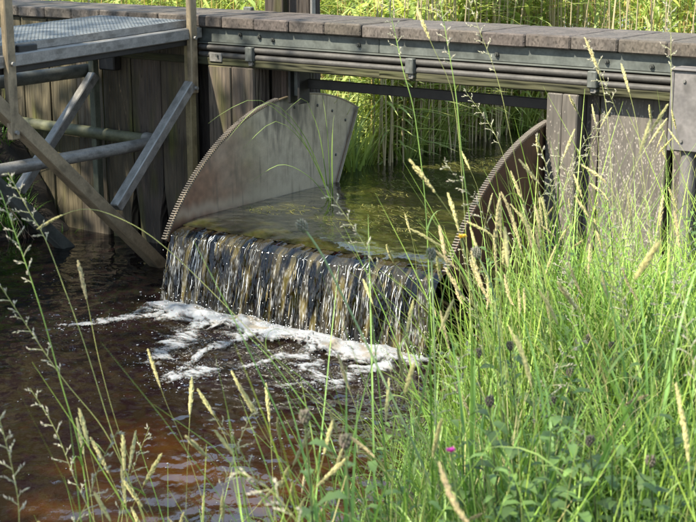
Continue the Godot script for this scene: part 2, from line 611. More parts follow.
func build_water() -> void:
	# the pond above the weir: one wide sheet and, between the walls, a finer one that bends over the lip
	var flat := func(_x: float, _z: float) -> float: return POND - 0.004
	var dark := func(x: float, z: float) -> Color: return lin(0.014, 0.014, 0.008) * (1.0 + 0.5 * nz(x * 2.0, z * 2.0))
	heightfield("pond_water", -9.0, 9.0, -13.4, -0.2, 0.2, flat, dark, M.pond)
	var near := func(x: float, z: float) -> float:
		var y := POND + 0.0022 * nz(x * 9.0, z * 16.0) + 0.0012 * nz(x * 30.0, z * 45.0, 5.0)
		var f := maxf(z - 0.50, 0.0)
		return y - 0.75 * f * f + 0.003 * smoothstep(0.35, 0.6, z) * nz(x * 14.0, z * 3.0, 8.0)
	var weedy := func(x: float, z: float) -> Color:
		var w := smoothstep(0.0, 0.5, nz(x * 3.0, z * 4.0, 12.0) + 0.25 * smoothstep(0.5, 1.5, x))
		return lin(0.011, 0.011, 0.007).lerp(lin(0.034, 0.032, 0.010), w * 0.8) * (1.0 + 0.6 * nz(x * 25.0, z * 60.0, 2.0))
	heightfield("pond_outflow", 0.315, 1.665, -1.6, 0.64, 0.015, near, weedy, M.pond)
	# the pool below
	var waves := func(x: float, z: float) -> float:
		var d := maxf(z - 0.8, 0.0)
		var side := maxf(maxf(0.3 - x, x - 1.7), 0.0)
		var wild := exp(-d * 1.3 - side * 1.5)
		var y := POOL + 0.0022 * nz(x * 3.0, z * 6.0) + 0.0006 * nz(x * 20.0, z * 34.0, 3.0)
		return y + wild * (0.010 * nz(x * 9.0, z * 12.0, 9.0) + 0.007 * nz(x * 21.0, z * 26.0, 10.0))
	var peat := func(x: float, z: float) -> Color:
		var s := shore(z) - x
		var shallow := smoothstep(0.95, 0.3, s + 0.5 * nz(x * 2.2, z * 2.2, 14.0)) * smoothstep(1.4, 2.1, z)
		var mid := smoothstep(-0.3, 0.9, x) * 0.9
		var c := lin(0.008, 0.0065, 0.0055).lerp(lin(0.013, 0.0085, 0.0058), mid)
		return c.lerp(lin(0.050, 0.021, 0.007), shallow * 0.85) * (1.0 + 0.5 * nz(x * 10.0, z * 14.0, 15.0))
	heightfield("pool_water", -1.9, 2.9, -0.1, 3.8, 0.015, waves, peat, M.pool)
	var low := func(_x: float, _z: float) -> float: return POOL - 0.006
	var lowc := func(_x: float, _z: float) -> Color: return lin(0.012, 0.009, 0.007)
	heightfield("pool_water_beyond", -2.5, 8.0, 0.0, 11.0, 0.5, low, lowc, M.pool)


# ---------------------------------------------------------------- walls

func board(parent: Node3D, x0: float, x1: float, y0: float, y1: float, z: float, d: float, m: Material, tone: Color, notch_l := 0.0, notch_r := 0.0) -> void:
	var b := MB.new()
	b.col = tone
	if notch_l + notch_r > 0.0:    # a board whose foot has rotted away at the corners
		var h := 0.36
		var o := PackedVector2Array([Vector2(x0 + notch_l, y0), Vector2(x1 - notch_r, y0), Vector2(x1 - notch_r * 0.8, y0 + h * 0.55), Vector2(x1, y0 + h), Vector2(x1, y1), Vector2(x0, y1), Vector2(x0, y0 + h), Vector2(x0 + notch_l * 0.7, y0 + h * 0.5)])
		b.extrude(o, Transform3D(Basis.IDENTITY, Vector3(0, 0, z - d)), d, 1.0, Vector2(rf(0, 3), 0.0))
		for k in b.t.size():
			b.t[k].y = y1 - b.v[k].y
	else:
		var tilt := Basis(Vector3(0, 0, 1), rf(-0.003, 0.003))
		b.box(Transform3D(tilt, Vector3((x0 + x1) / 2, (y0 + y1) / 2, z - d / 2)), Vector3(x1 - x0, y1 - y0, d), 0.004, 1, rf(0.0, 9.0))
	put("plank", b, m, parent)


func build_walls() -> void:
	var w := thing("timber_wall", "dark mossy timber sheet wall behind the grating platform, left of the weir", "wall")
	var x := -3.2
	while x < -0.20:
		var x1 := minf(x + 0.1985, -0.166)
		var t := rf(0.62, 1.0)
		var mossy := lin(t, t, t).lerp(lin(t * 1.05, t * 1.1, t * 0.75), rf(0, 1))
		var foot := x > -0.8
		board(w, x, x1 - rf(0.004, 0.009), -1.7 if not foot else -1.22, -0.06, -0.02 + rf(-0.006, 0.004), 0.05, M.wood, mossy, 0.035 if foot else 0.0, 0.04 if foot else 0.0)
		x += 0.2
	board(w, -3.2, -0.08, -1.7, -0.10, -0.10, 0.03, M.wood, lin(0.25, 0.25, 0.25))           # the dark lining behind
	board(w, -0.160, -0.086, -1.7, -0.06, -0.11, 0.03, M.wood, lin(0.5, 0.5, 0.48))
	board(w, -0.080, 0.060, -1.7, -0.229, 0.0, 0.13, M.wood, lin(1.25, 1.15, 0.95))  # this board and the next: sunlight painted in as a warm pale tone
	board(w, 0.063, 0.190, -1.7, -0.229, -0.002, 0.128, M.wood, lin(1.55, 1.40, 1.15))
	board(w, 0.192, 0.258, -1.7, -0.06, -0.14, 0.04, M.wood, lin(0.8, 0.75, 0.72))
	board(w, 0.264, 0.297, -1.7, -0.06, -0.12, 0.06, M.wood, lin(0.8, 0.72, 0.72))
	var r := thing("timber_wall", "brown flecked timber wall right of the weir, in dappled sun", "wall")
	board(r, 1.712, 1.779, -1.7, -0.229, 0.0, 0.085, M.flecked, lin(0.93, 0.92, 0.90))
	board(r, 1.782, 1.848, -1.7, -0.229, 0.002, 0.085, M.flecked, lin(0.98, 0.96, 0.94))
	board(r, 1.850, 1.906, -1.7, -0.06, -0.075, 0.05, M.flecked, lin(0.8, 0.75, 0.75))
	board(r, 1.913, 2.196, -1.7, -0.06, -0.072, 0.05, M.flecked, lin(1.10, 1.06, 1.02))
	board(r, 2.20, 2.245, -1.7, -0.06, -0.13, 0.04, M.flecked, lin(0.6, 0.55, 0.55))
	var xx := 2.25
	while xx < 4.2:
		board(r, xx, xx + 0.14, -1.7, -0.229, -0.01 if int(xx * 10) % 2 == 0 else -0.06, 0.06, M.flecked, lin(0.95, 0.9, 0.9))
		xx += 0.146
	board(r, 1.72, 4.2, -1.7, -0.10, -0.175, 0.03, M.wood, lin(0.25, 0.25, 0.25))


# ---------------------------------------------------------------- the weir

func on_arc(deg: float, r := REACH) -> Vector2:     # z, y
	return HINGE + r * Vector2(sin(deg_to_rad(deg)), cos(deg_to_rad(deg)))


func side_plate(parent: Node3D, x: float, R: float, from: float, m: Material, label: String) -> void:
	var o := PackedVector2Array()
	for k in 41:
		o.append(on_arc(lerpf(from, -25.5, k / 40.0), R))
	o.append(on_arc(-25.5, 0.05))
	o.append(on_arc(from, 0.05))
	var b := MB.new()
	# the outline's own axes: right = z, up = y, deep = x
	var at := Transform3D(Basis(Vector3(0, 0, 1), Vector3.UP, Vector3(1, 0, 0)), Vector3(x - 0.004, 0, 0))
	b.extrude(o, at, 0.008)
	for k in b.t.size():
		b.t[k] = Vector2((b.v[k].z + 0.78) / 1.6, (b.v[k].y + 1.5) / 1.2)
	var plate := put("side_plate", b, m, parent)
	plate.set_meta("label", label)
	# a rolled edge along the curve, and ribs over the part that the drive meshes with
	var e := MB.new()
	e.col = lin(1, 1, 1)
	var p := PackedVector3Array()
	var r := PackedFloat32Array()
	for k in 50:
		var q := on_arc(lerpf(from, -25.5, k / 49.0), R)
		p.append(Vector3(x, q.y, q.x))
		r.append(0.006)
	e.tube(p, r, 6)
	put("edge_rim", e, M.steel_tan if x < 1.0 else M.sheet_brown, plate)
	var tt := MB.new()
	var deg := from - 0.2
	while deg > 8.0:
		var q := on_arc(deg, R + 0.004)
		var up := on_arc(deg, REACH + 1.0) - on_arc(deg, REACH)
		var along := Vector2(up.y, -up.x)
		tt.col = lin(1, 1, 1) * rf(0.8, 1.15)
		tt.box(Transform3D(Basis(Vector3(1, 0, 0), Vector3(0, up.y, up.x), Vector3(0, along.y, along.x)), Vector3(x - 0.006, q.y, q.x)), Vector3(0.026, 0.014, 0.0058), 0.0015)
		deg -= 0.62
	put("toothed_rim", tt, M.rack, plate)
	for q in [on_arc(-22.0, 0.98), on_arc(-21.0, 0.80), on_arc(-15.0, 1.0), on_arc(-8.0, 1.015), on_arc(2.0, 1.015)]:
		var s := MB.new()
		s.spindle(Vector3(x, q.y, q.x), Vector3(x + 0.011, q.y, q.x), 0.008, 0.5, 6)
		put("bolt", s, M.steel_dark, plate)
	var f := MB.new()          # the folded edge upstream
	var a := on_arc(-25.5, R)
	var c := on_arc(-25.5, 0.05)
	f.bar(Vector3(x + 0.008, a.y, a.x), Vector3(x + 0.008, c.y, c.x), Vector3(1, 0, 0), 0.024, 0.006, 0.002)
	put("folded_edge", f, m, plate)


func build_weir() -> void:
	var w := thing("tilting_weir", "steel tilting weir with two quarter round side plates and water running over it", "weir", Vector3.ZERO)
	side_plate(w, 0.306, 1.07, 59.5, M.sheet, "pale grey quarter round side plate with reddish brown lower corner")
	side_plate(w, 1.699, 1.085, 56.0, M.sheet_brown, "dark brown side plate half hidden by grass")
	var b := MB.new()
	var a := on_arc(59.5, REACH - 0.02)
	b.bar(Vector3(0.99, HINGE.y, HINGE.x), Vector3(0.99, a.y - 0.035, a.x - 0.01), Vector3(1, 0, 0), 1.36, 0.012, 0.003)
	var flap := put("flap", b, M.sheet_brown, w)
	var l := MB.new()
	l.bar(Vector3(0.315, a.y - 0.045, a.x - 0.02), Vector3(1.666, a.y - 0.045, a.x - 0.02), Vector3(0, 0, 1), 0.03, 0.02, 0.004)
	put("lip", l, M.black_steel, flap)
	# the guides that carry the plates, below the deck
	var g := thing("guide_bracket", "weathered grey steel guide above the pale side plate, under the mossy beam", "bracket", Vector3(0.0, 0.0, 0.0))
	var gb := MB.new()
	gb.box(Transform3D(Basis.IDENTITY, Vector3(0.372, -0.285, -0.13)), Vector3(0.042, 0.14, 0.05), 0.005)
	put("web", gb, M.steel_dark, g)
	for dx in [-0.036, 0.018]:
		var ge := MB.new()
		ge.box(Transform3D(Basis.IDENTITY, Vector3(0.385 + dx, -0.30, -0.115)), Vector3(0.013, 0.17, 0.08), 0.003)
		put("cheek", ge, M.black_steel, g)
	var cb := MB.new()
	cb.box(Transform3D(Basis.IDENTITY, Vector3(1.02, -0.296, -0.15)), Vector3(1.38, 0.044, 0.02), 0.003)
	var cross := put("cross_bar", cb, M.black_steel)
	tag(cross, "dark flat steel bar spanning the weir's opening below the deck", "bar")


# ---------------------------------------------------------------- footbridge

func build_bridge() -> void:
	var w := thing("footbridge", "narrow plank footbridge on a galvanised beam crossing the whole picture over the weir", "bridge")
	for k in range(-16, 12):
		var b := MB.new()
		var t := rf(0.85, 1.15)
		b.col = lin(t, t * rf(0.95, 1.0), t * rf(0.9, 1.0))
		var drop := 0.0
		if k >= 4:
			drop = -0.004
		var turn := Basis(Vector3.UP, rf(-0.004, 0.004)) * Basis(Vector3(0, 0, 1), rf(-0.006, 0.006))
		b.box(Transform3D(turn, Vector3(k * 0.2 + 0.105, -0.027 + drop + rf(-0.0015, 0.0015), -0.215 + rf(-0.004, 0.004))), Vector3(0.1965 + rf(-0.002, 0.001), 0.054, 0.43), 0.006, 2, rf(0.0, 5.0))
		put("plank", b, M.deck, w)
	# edge beam in two lengths
	for q in [[-3.2, 0.8795], [0.8815, 2.40]]:
		var b := MB.new()
		b.col = lin(0.86, 0.9, 0.9)
		b.box(Transform3D(Basis.IDENTITY, Vector3((q[0] + q[1]) / 2, -0.0905, -0.046)), Vector3(q[1] - q[0], 0.066, 0.03), 0.003, 0, rf(0, 3))
		var beam := put("edge_beam", b, M.steel_dark, w)
		for p in [[0.102, -0.08], [0.216, -0.086], [0.295, -0.095], [0.776, -0.093], [1.465, -0.095], [1.952, -0.095], [2.138, -0.103]]:
			if p[0] > q[0] and p[0] < q[1]:
				var s := MB.new()
				s.col = lin(0.6, 0.6, 0.6)
				s.tube([Vector3(p[0], p[1], -0.032), Vector3(p[0], p[1], -0.022)], [0.011, 0.010], 6)
				s.tube([Vector3(p[0], p[1], -0.023), Vector3(p[0], p[1], -0.016)], [0.006, 0.005], 8)
				put("bolt", s, M.steel_dark, beam)
	var lip := MB.new()
	lip.col = lin(0.8, 0.82, 0.8)
	lip.box(Transform3D(Basis.IDENTITY, Vector3(-0.4, -0.1265, -0.036)), Vector3(5.6, 0.006, 0.048), 0.002, 0)
	put("flange", lip, M.steel_dark, w)
	# the mossy bearer below
	var m := MB.new()
	m.col = lin(0.33, 0.40, 0.19)
	m.box(Transform3D(Basis.IDENTITY, Vector3(-0.45, -0.210, -0.044)), Vector3(5.5, 0.036, 0.075), 0.004, 0, 0.4)
	put("mossy_bearer", m, M.wood, w)
	var m2 := MB.new()
	m2.col = lin(0.42, 0.40, 0.36)
	m2.box(Transform3D(Basis.IDENTITY, Vector3(-0.45, -0.16, -0.09)), Vector3(5.5, 0.056, 0.06), 0.004, 0, 0.9)
	put("bearer", m2, M.wood, w)
	var m3 := MB.new()
	m3.col = lin(0.5, 0.48, 0.42)
	m3.box(Transform3D(Basis.IDENTITY, Vector3(-0.45, -0.12, -0.36)), Vector3(5.5, 0.12, 0.06), 0.004, 0, 0.9)
	put("bearer", m3, M.wood, w)
	# two conduits along the edge
	var names := ["upper grey conduit pipe running along the bridge's edge beam", "lower grey conduit pipe running along the bridge's edge beam"]
	for k in 2:
		var y: float = [-0.147, -0.180][k]
		var b := MB.new()
		b.tube([Vector3(-0.14, y, -0.018), Vector3(2.30, y - 0.002, -0.018)], [0.0135, 0.0135], 12)
		tag(put("conduit", b, M.conduit), names[k], "pipe", "conduits under the deck edge")
	var which := ["grey pipe clamp on the conduits nearest the grating platform", "grey pipe clamp on the conduits above the middle of the opening", "grey pipe clamp on the conduits above the flecked timber post"]
	var cx := [0.182, 1.065, 1.911]
	for k in 3:
		var t := thing("pipe_clamp", which[k], "clamp", Vector3(cx[k], -0.152, -0.004), "pipe clamps")
		var b := MB.new()
		b.box(Transform3D(Basis.IDENTITY, Vector3(0, -0.012, 0.004)), Vector3(0.040, 0.066, 0.030), 0.004)
		put("block", b, M.steel_dark, t)
		var s := MB.new()
		s.box(Transform3D(Basis.IDENTITY, Vector3(0.0, -0.056, -0.004)), Vector3(0.024, 0.022, 0.016), 0.003)
		put("foot", s, M.steel, t)
		var n := MB.new()
		n.tube([Vector3(0.014, -0.056, 0.0), Vector3(0.014, -0.056, 0.013)], [0.006, 0.005], 6)
		put("bolt", n, M.steel, t)
	var br := thing("bracket", "light grey angle bracket under the conduits beside the platform's upright", "bracket", Vector3(-0.03, -0.19, -0.005))
	var b1 := MB.new()
	b1.box(Transform3D(Basis.IDENTITY, Vector3(0, 0, 0)), Vector3(0.075, 0.042, 0.012), 0.003)
	put("plate", b1, M.steel, br)
	var b2 := MB.new()
	b2.tube([Vector3(0.016, 0.008, 0.004), Vector3(0.016, 0.008, 0.016)], [0.007, 0.006], 6)
	put("bolt", b2, M.steel_dark, br)
	# posts behind the deck
	var labels := ["dark square timber post behind the deck, left one of the pair", "dark square timber post behind the deck, right one of the pair"]
	for k in 2:
		var t := thing("timber_post", labels[k], "post", Vector3([-0.062, 0.098][k], -1.2, -0.52), "pair of posts behind the deck")
		var p := MB.new()
		p.col = lin(0.42, 0.40, 0.38)
		p.box(Transform3D(Basis.IDENTITY, Vector3(0, 0.92, 0)), Vector3([0.115, 0.13][k], 1.84, 0.09), 0.005, 1, 0.3 + k)
		put("shaft", p, M.wood, t)
		if k == 1:
			var s := MB.new()
			s.box(Transform3D(Basis.IDENTITY, Vector3(0.074, 1.25, 0.03)), Vector3(0.012, 0.5, 0.03), 0.002)
			put("steel_strip", s, M.steel, t)
	var lug := MB.new()
	lug.box(Transform3D(Basis.IDENTITY, Vector3(-0.158, 0.008, -0.40)), Vector3(0.05, 0.022, 0.03), 0.004)
	tag(put("deck_lug", lug, M.steel_dark), "small grey block on the deck's far edge beside the dark posts", "block")


# ---------------------------------------------------------------- grating platform and pipes

func tilt(x: float, y: float, z: float) -> Vector3:     # the platform hangs a little towards its free end
	return Vector3(x, y - 0.036 * z, z)


func build_platform() -> void:
	var p := thing("grating_platform", "steel grating platform with struts standing over the dark water beside the bridge", "platform", Vector3(0, 0, 0))
	var X0 := -0.80
	var X1 := -0.15
	var Z1 := 1.30
	var g := MB.new()
	var z := 0.012
	while z < Z1:
		g.bar(tilt(X0 + 0.02, -0.035, z), tilt(X1 - 0.03, -0.035, z), Vector3(0, 0, 1), 0.0045, 0.024, 0.001)
		z += 0.0215
	var x := X0 + 0.03
	while x < X1 - 0.03:
		g.bar(tilt(x, -0.031, 0.004), tilt(x, -0.031, Z1), Vector3(1, 0, 0), 0.0045, 0.016, 0.001)
		x += 0.0235
	put("grating", g, M.grating, p, "stuff")
	var rim := MB.new()
	rim.bar(tilt(X1 - 0.026, -0.036, 0.0), tilt(X1 - 0.026, -0.036, Z1), Vector3(1, 0, 0), 0.006, 0.034, 0.001)
	put("grating_edge", rim, M.steel, p)
	for xx in [X1, X0]:
		var b := MB.new()
		b.bar(tilt(xx, -0.080, -0.02), tilt(xx, -0.080, Z1), Vector3(1, 0, 0), 0.05, 0.052, 0.004)
		put("side_beam", b, M.steel, p)
		var low := MB.new()
		low.bar(tilt(xx - 0.012, -0.120, -0.02), tilt(xx - 0.012, -0.120, Z1), Vector3(1, 0, 0), 0.03, 0.028, 0.003)
		put("lower_beam", low, M.black_steel, p)
	for zz in [0.0, 0.65, 1.28]:
		var b := MB.new()
		b.bar(tilt(X0, -0.083, zz), tilt(X1, -0.083, zz), Vector3(0, 0, 1), 0.04, 0.04, 0.003)
		put("cross_beam", b, M.steel_dark, p)
	# the uprights at the wall, the rail posts and the long struts down to the pool
	for s in 2:
		var xx: float = [X1, X0][s]
		var m: Material = [M.steel_tan, M.steel_dark][s]
		var b := MB.new()
		b.col = lin(0.95, 0.97, 0.78)
		b.bar(Vector3(xx - 0.004, -0.95, 0.042), Vector3(xx - 0.004, -0.10, 0.042), Vector3(1, 0, 0), 0.036, 0.04, 0.003)
		put("upright", b, M.steel_tan if s == 0 else M.steel_dark, p)
		var d := MB.new()
		d.bar(Vector3(xx + 0.012, -1.34, 0.10), Vector3(xx + 0.012, -0.135, 1.38), Vector3(1, 0, 0), 0.062, 0.058, 0.004, 0.4)
		put("long_strut", d, m, p)
		var e := MB.new()
		e.bar(Vector3(xx + 0.012, -0.315, 0.055), Vector3(xx + 0.012, -0.825, 0.575), Vector3(1, 0, 0), 0.05, 0.045, 0.004, 0.9)
		put("short_strut", e, M.steel, p)
	for q in [[X1 + 0.022, 0.050, -0.36, 0], [X1 + 0.030, 1.15, -0.44, 1]]:
		var b := MB.new()
		b.bar(Vector3(q[0], q[2], q[1]), Vector3(q[0], 1.0, q[1]), Vector3(1, 0, 0), 0.030, 0.046, 0.004, 0.7)
		var post := put("rail_post", b, M.steel_tan, p)
		for y in ([-0.10, -0.335] if q[3] == 0 else [-0.13, -0.41]):
			var s := MB.new()
			s.tube([Vector3(q[0] + 0.012, y, q[1]), Vector3(q[0] + 0.028, y, q[1])], [0.010, 0.009], 6)
			put("bolt", s, M.steel, post)
	var bx := MB.new()
	bx.box(Transform3D(Basis.IDENTITY, tilt(X1 - 0.03, -0.052, 1.02)), Vector3(0.06, 0.05, 0.10), 0.004)
	put("end_block", bx, M.black_steel, p)
	var cab := thing("control_box", "dark green metal box behind the rail post at the left frame edge", "box", tilt(X1 - 0.10, -0.02, 1.22))
	var cb := MB.new()
	cb.box(Transform3D(Basis.IDENTITY, Vector3(0, 0.26, 0)), Vector3(0.16, 0.48, 0.14), 0.008)
	put("body", cb, plain("dark green paint", lin(0.015, 0.035, 0.03), 0.45), cab)
	var cl := MB.new()
	cl.box(Transform3D(Basis.IDENTITY, Vector3(0, 0.51, 0)), Vector3(0.18, 0.02, 0.16), 0.006)
	put("lid", cl, plain("dark green lid", lin(0.02, 0.045, 0.04), 0.45), cab)
	# pipes below the platform
	var a := MB.new()
	a.tube(curve_points(PackedVector3Array([Vector3(-0.31, -0.60, 2.2), Vector3(-0.31, -0.60, 0.9), Vector3(-0.31, -0.60, 0.28), Vector3(-0.318, -0.60, 0.16), Vector3(-0.36, -0.60, 0.085), Vector3(-0.44, -0.60, 0.06)]), 26), filled(26, 0.029), 16)
	tag(put("steel_pipe", a, M.steel), "thick grey pipe running out from the wall between the struts", "pipe", "pipes under the platform")
	var c := MB.new()
	c.tube([Vector3(-1.62, -0.60, 0.055), Vector3(-0.40, -0.612, 0.055)], [0.031, 0.031], 16)
	tag(put("steel_pipe", c, M.steel_green), "mossy grey pipe lying along the timber wall behind the uprights", "pipe", "pipes under the platform")
	var f := MB.new()
	f.tube([Vector3(-0.87, -0.30, 0.02), Vector3(-0.87, -0.32, 1.6)], [0.033, 0.033], 16)
	tag(put("steel_pipe", f, M.steel_dark), "upper dark pipe just below the platform's deck at the far side", "pipe", "pipes under the platform")
	var k := MB.new()
	k.box(Transform3D(Basis.IDENTITY, Vector3(-0.72, -0.235, 0.012)), Vector3(0.11, 0.11, 0.05), 0.006)  # added block, stands in for a dark shadow on the wall
	tag(put("shadow_block", k, M.black_steel), "added black block standing for a dark shadow on the wall below the platform", "block")


func filled(m: int, v: float) -> PackedFloat32Array:
	var r := PackedFloat32Array()
	r.resize(m)
	r.fill(v)
	return r


func build_cabinet() -> void:
	var t := thing("cable_cover", "grey sheet metal cable cover at the right frame edge, where the conduits end", "cover", Vector3(2.27, -0.395, 0.0))
	var b := MB.new()
	b.box(Transform3D(Basis.IDENTITY, Vector3(0.125, 0.150, 0.045)), Vector3(0.25, 0.30, 0.09), 0.006)
	put("body", b, M.cover, t)
	var l := MB.new()
	l.box(Transform3D(Basis.IDENTITY, Vector3(0.125, 0.302, 0.049)), Vector3(0.258, 0.008, 0.102), 0.002)
	put("top_edge", l, M.cover, t)
	var s := MB.new()
	s.box(Transform3D(Basis.IDENTITY, Vector3(0.004, 0.150, 0.091)), Vector3(0.012, 0.296, 0.006), 0.001)
	put("side_flange", s, M.cover, t)
	for y in [0.04, 0.26]:
		var n := MB.new()
		n.tube([Vector3(0.05, y, 0.088), Vector3(0.05, y, 0.096)], [0.007, 0.006], 6)
		put("screw", n, M.steel, t)
	var c := MB.new()
	c.tube([Vector3(2.335, -1.35, 0.045), Vector3(2.335, -0.395, 0.045)], [0.030, 0.030], 16)
	tag(put("downpipe", c, M.cover), "light grey vertical pipe below the cable cover", "pipe")


func round_mesh(a: int, b: int) -> Mesh:
	var s := SphereMesh.new()
	s.radius = 1.0
	s.height = 2.0
	s.radial_segments = a
	s.rings = b
	return s


# ---------------------------------------------------------------- falling water and foam

func fall_at(u: float, k: float) -> Vector3:     # u along the lip 0..1, k down the fall 0..1
	var x := lerpf(0.318, 1.664, u)
	var prof := [[0.615, -0.833], [0.660, -0.843], [0.692, -0.866], [0.714, -0.925], [0.734, -1.00], [0.752, -1.085], [0.766, -1.17]]
	var f := k * (prof.size() - 1)
	var j := mini(int(f), prof.size() - 2)
	var z := lerpf(prof[j][0], prof[j + 1][0], f - j)
	var y := lerpf(prof[j][1], prof[j + 1][1], f - j)
	var push := 0.020 * nz(x * 7.0, 0.5, 30.0) + 0.012 * nz(x * 26.0, k * 1.2, 31.0) * k
	return Vector3(x + 0.006 * k * nz(x * 12.0, k * 3.0, 5.0), y + 0.005 * nz(x * 14.0, 2.0, 32.0) * (1.0 - k), z + push * smoothstep(0.1, 0.6, k) + 0.012)


func build_waterfall() -> void:
	var w := Node3D.new()
	w.name = "waterfall"
	add_child(w)
	tag(w, "thin ragged curtain of water falling over the weir's lip into the pool", "waterfall")
	var b := MB.new()
	var nu := 640
	var nk := 60
	for j in nk + 1:
		for i in nu + 1:
			var u := float(i) / nu
			var k := float(j) / nk
			var p := fall_at(u, k)
			var rib := nz(p.x * 48.0, k * 3.5, 40.0) * 0.004 + nz(p.x * 110.0, k * 11.0, 41.0) * 0.003 + nz(p.x * 240.0, k * 26.0, 44.0) * 0.0016
			p.z += rib * smoothstep(0.15, 0.5, k)
			p.y += rib * smoothstep(0.5, 0.15, k) * 0.3
			var fro := smoothstep(0.12, 0.45, nz(p.x * 95.0, k * 7.0, 42.0) * 0.6 + nz(p.x * 220.0, k * 24.0, 45.0) * 0.6) * smoothstep(0.15, 0.7, k)
			var gap := smoothstep(-0.18, 0.14, nz(p.x * 17.0, k * 1.2, 46.0) + 0.06 - 0.12 * k)
			var gold := smoothstep(0.0, 0.4, nz(p.x * 22.0, k * 2.5, 43.0))  # moss and flap colour as backlit, painted into the water
			b.col = lin(0.020, 0.016, 0.009).lerp(lin(0.13, 0.10, 0.035), gold * lerpf(0.15, 0.7, smoothstep(0.1, 0.5, k))).lerp(lin(0.46, 0.45, 0.41), fro * 0.6) * lerpf(0.12, 1.0, gap)
			b.v.append(p); b.n.append(Vector3.BACK); b.t.append(Vector2(u, k)); b.c.append(b.col)
	for j in nk + 1:
		for i in nu + 1:
			var a := j * (nu + 1) + i
			var du := b.v[a + 1 if i < nu else a] - b.v[a - 1 if i > 0 else a]
			var dk := b.v[a + nu + 1 if j < nk else a] - b.v[a - nu - 1 if j > 0 else a]
			b.n[a] = dk.cross(du).normalized()
			if j < nk and i < nu:
				b.tri(a, a + 1, a + nu + 2)
				b.tri(a, a + nu + 2, a + nu + 1)
	put("curtain", b, M.fall, w)
	var s := MB.new()
	for q in 1000:
		var u := rf(0.0, 1.0)
		var k0 := rf(0.10, 0.75)
		if nz(u * 13.0, k0 * 1.6, 77.0) < rf(-0.2, 0.4):
			continue
		var k1 := minf(1.0, k0 + rf(0.04, 0.22))
		var kind := rng.randf()
		s.col = lin(0.60, 0.60, 0.58) if kind < 0.44 else lin(0.30, 0.235, 0.10) if kind < 0.62 else lin(0.05, 0.045, 0.03)  # golden strands carry the same painted backlit colour
		var p := PackedVector3Array()
		var r := PackedFloat32Array()
		var m := int(5 + 26 * (k1 - k0))
		var out := rf(0.0, 0.016)
		var size := rf(0.0006, 0.0023)
		for j in m:
			var k := lerpf(k0, k1, float(j) / (m - 1))
			var a := fall_at(u + 0.005 * nz(q * 3.3, k * 6.0), k)
			a.z += out * k + 0.003
			p.append(a)
			r.append(size * clampf(0.65 + 0.9 * nz(q * 7.7, k * 22.0, 3.0), 0.12, 1.6) * sin(PI * (0.06 + 0.88 * j / (m - 1))))
		s.tube(p, r, 5, false)
	put("water_strands", s, M.strand, w, "stuff")
	var drops := []
	var tints := []
	for q in 160:
		var a := fall_at(rng.randf(), rf(0.3, 1.0))
		var z := absf(rng.randfn(0.0, 0.022))
		drops.append(Transform3D(Basis.IDENTITY.scaled(Vector3(1, rf(1.0, 2.2), 1) * rf(0.0006, 0.0018)), a + Vector3(rf(-0.01, 0.01), rf(0.0, 0.02), 0.008 + z)))
		tints.append(lin(0.75, 0.75, 0.72) * rf(0.6, 1.1))
	for q in 600:      # spray low over the foam
		drops.append(Transform3D(Basis.IDENTITY.scaled(Vector3.ONE * rf(0.0009, 0.0022)), Vector3(rf(0.32, 1.66), POOL + absf(rng.randfn(0.0, 0.035)), 0.82 + rng.randfn(0.0, 0.045))))
		tints.append(lin(0.8, 0.8, 0.78))
	many("droplets", round_mesh(6, 4), M.bubble, drops, tints, w)


func to_line(p: Vector2, a: Vector2, b: Vector2) -> Vector2:     # distance, how far along
	var d := b - a
	var k := clampf((p - a).dot(d) / d.length_squared(), 0.0, 1.0)
	return Vector2(p.distance_to(a + d * k), k)


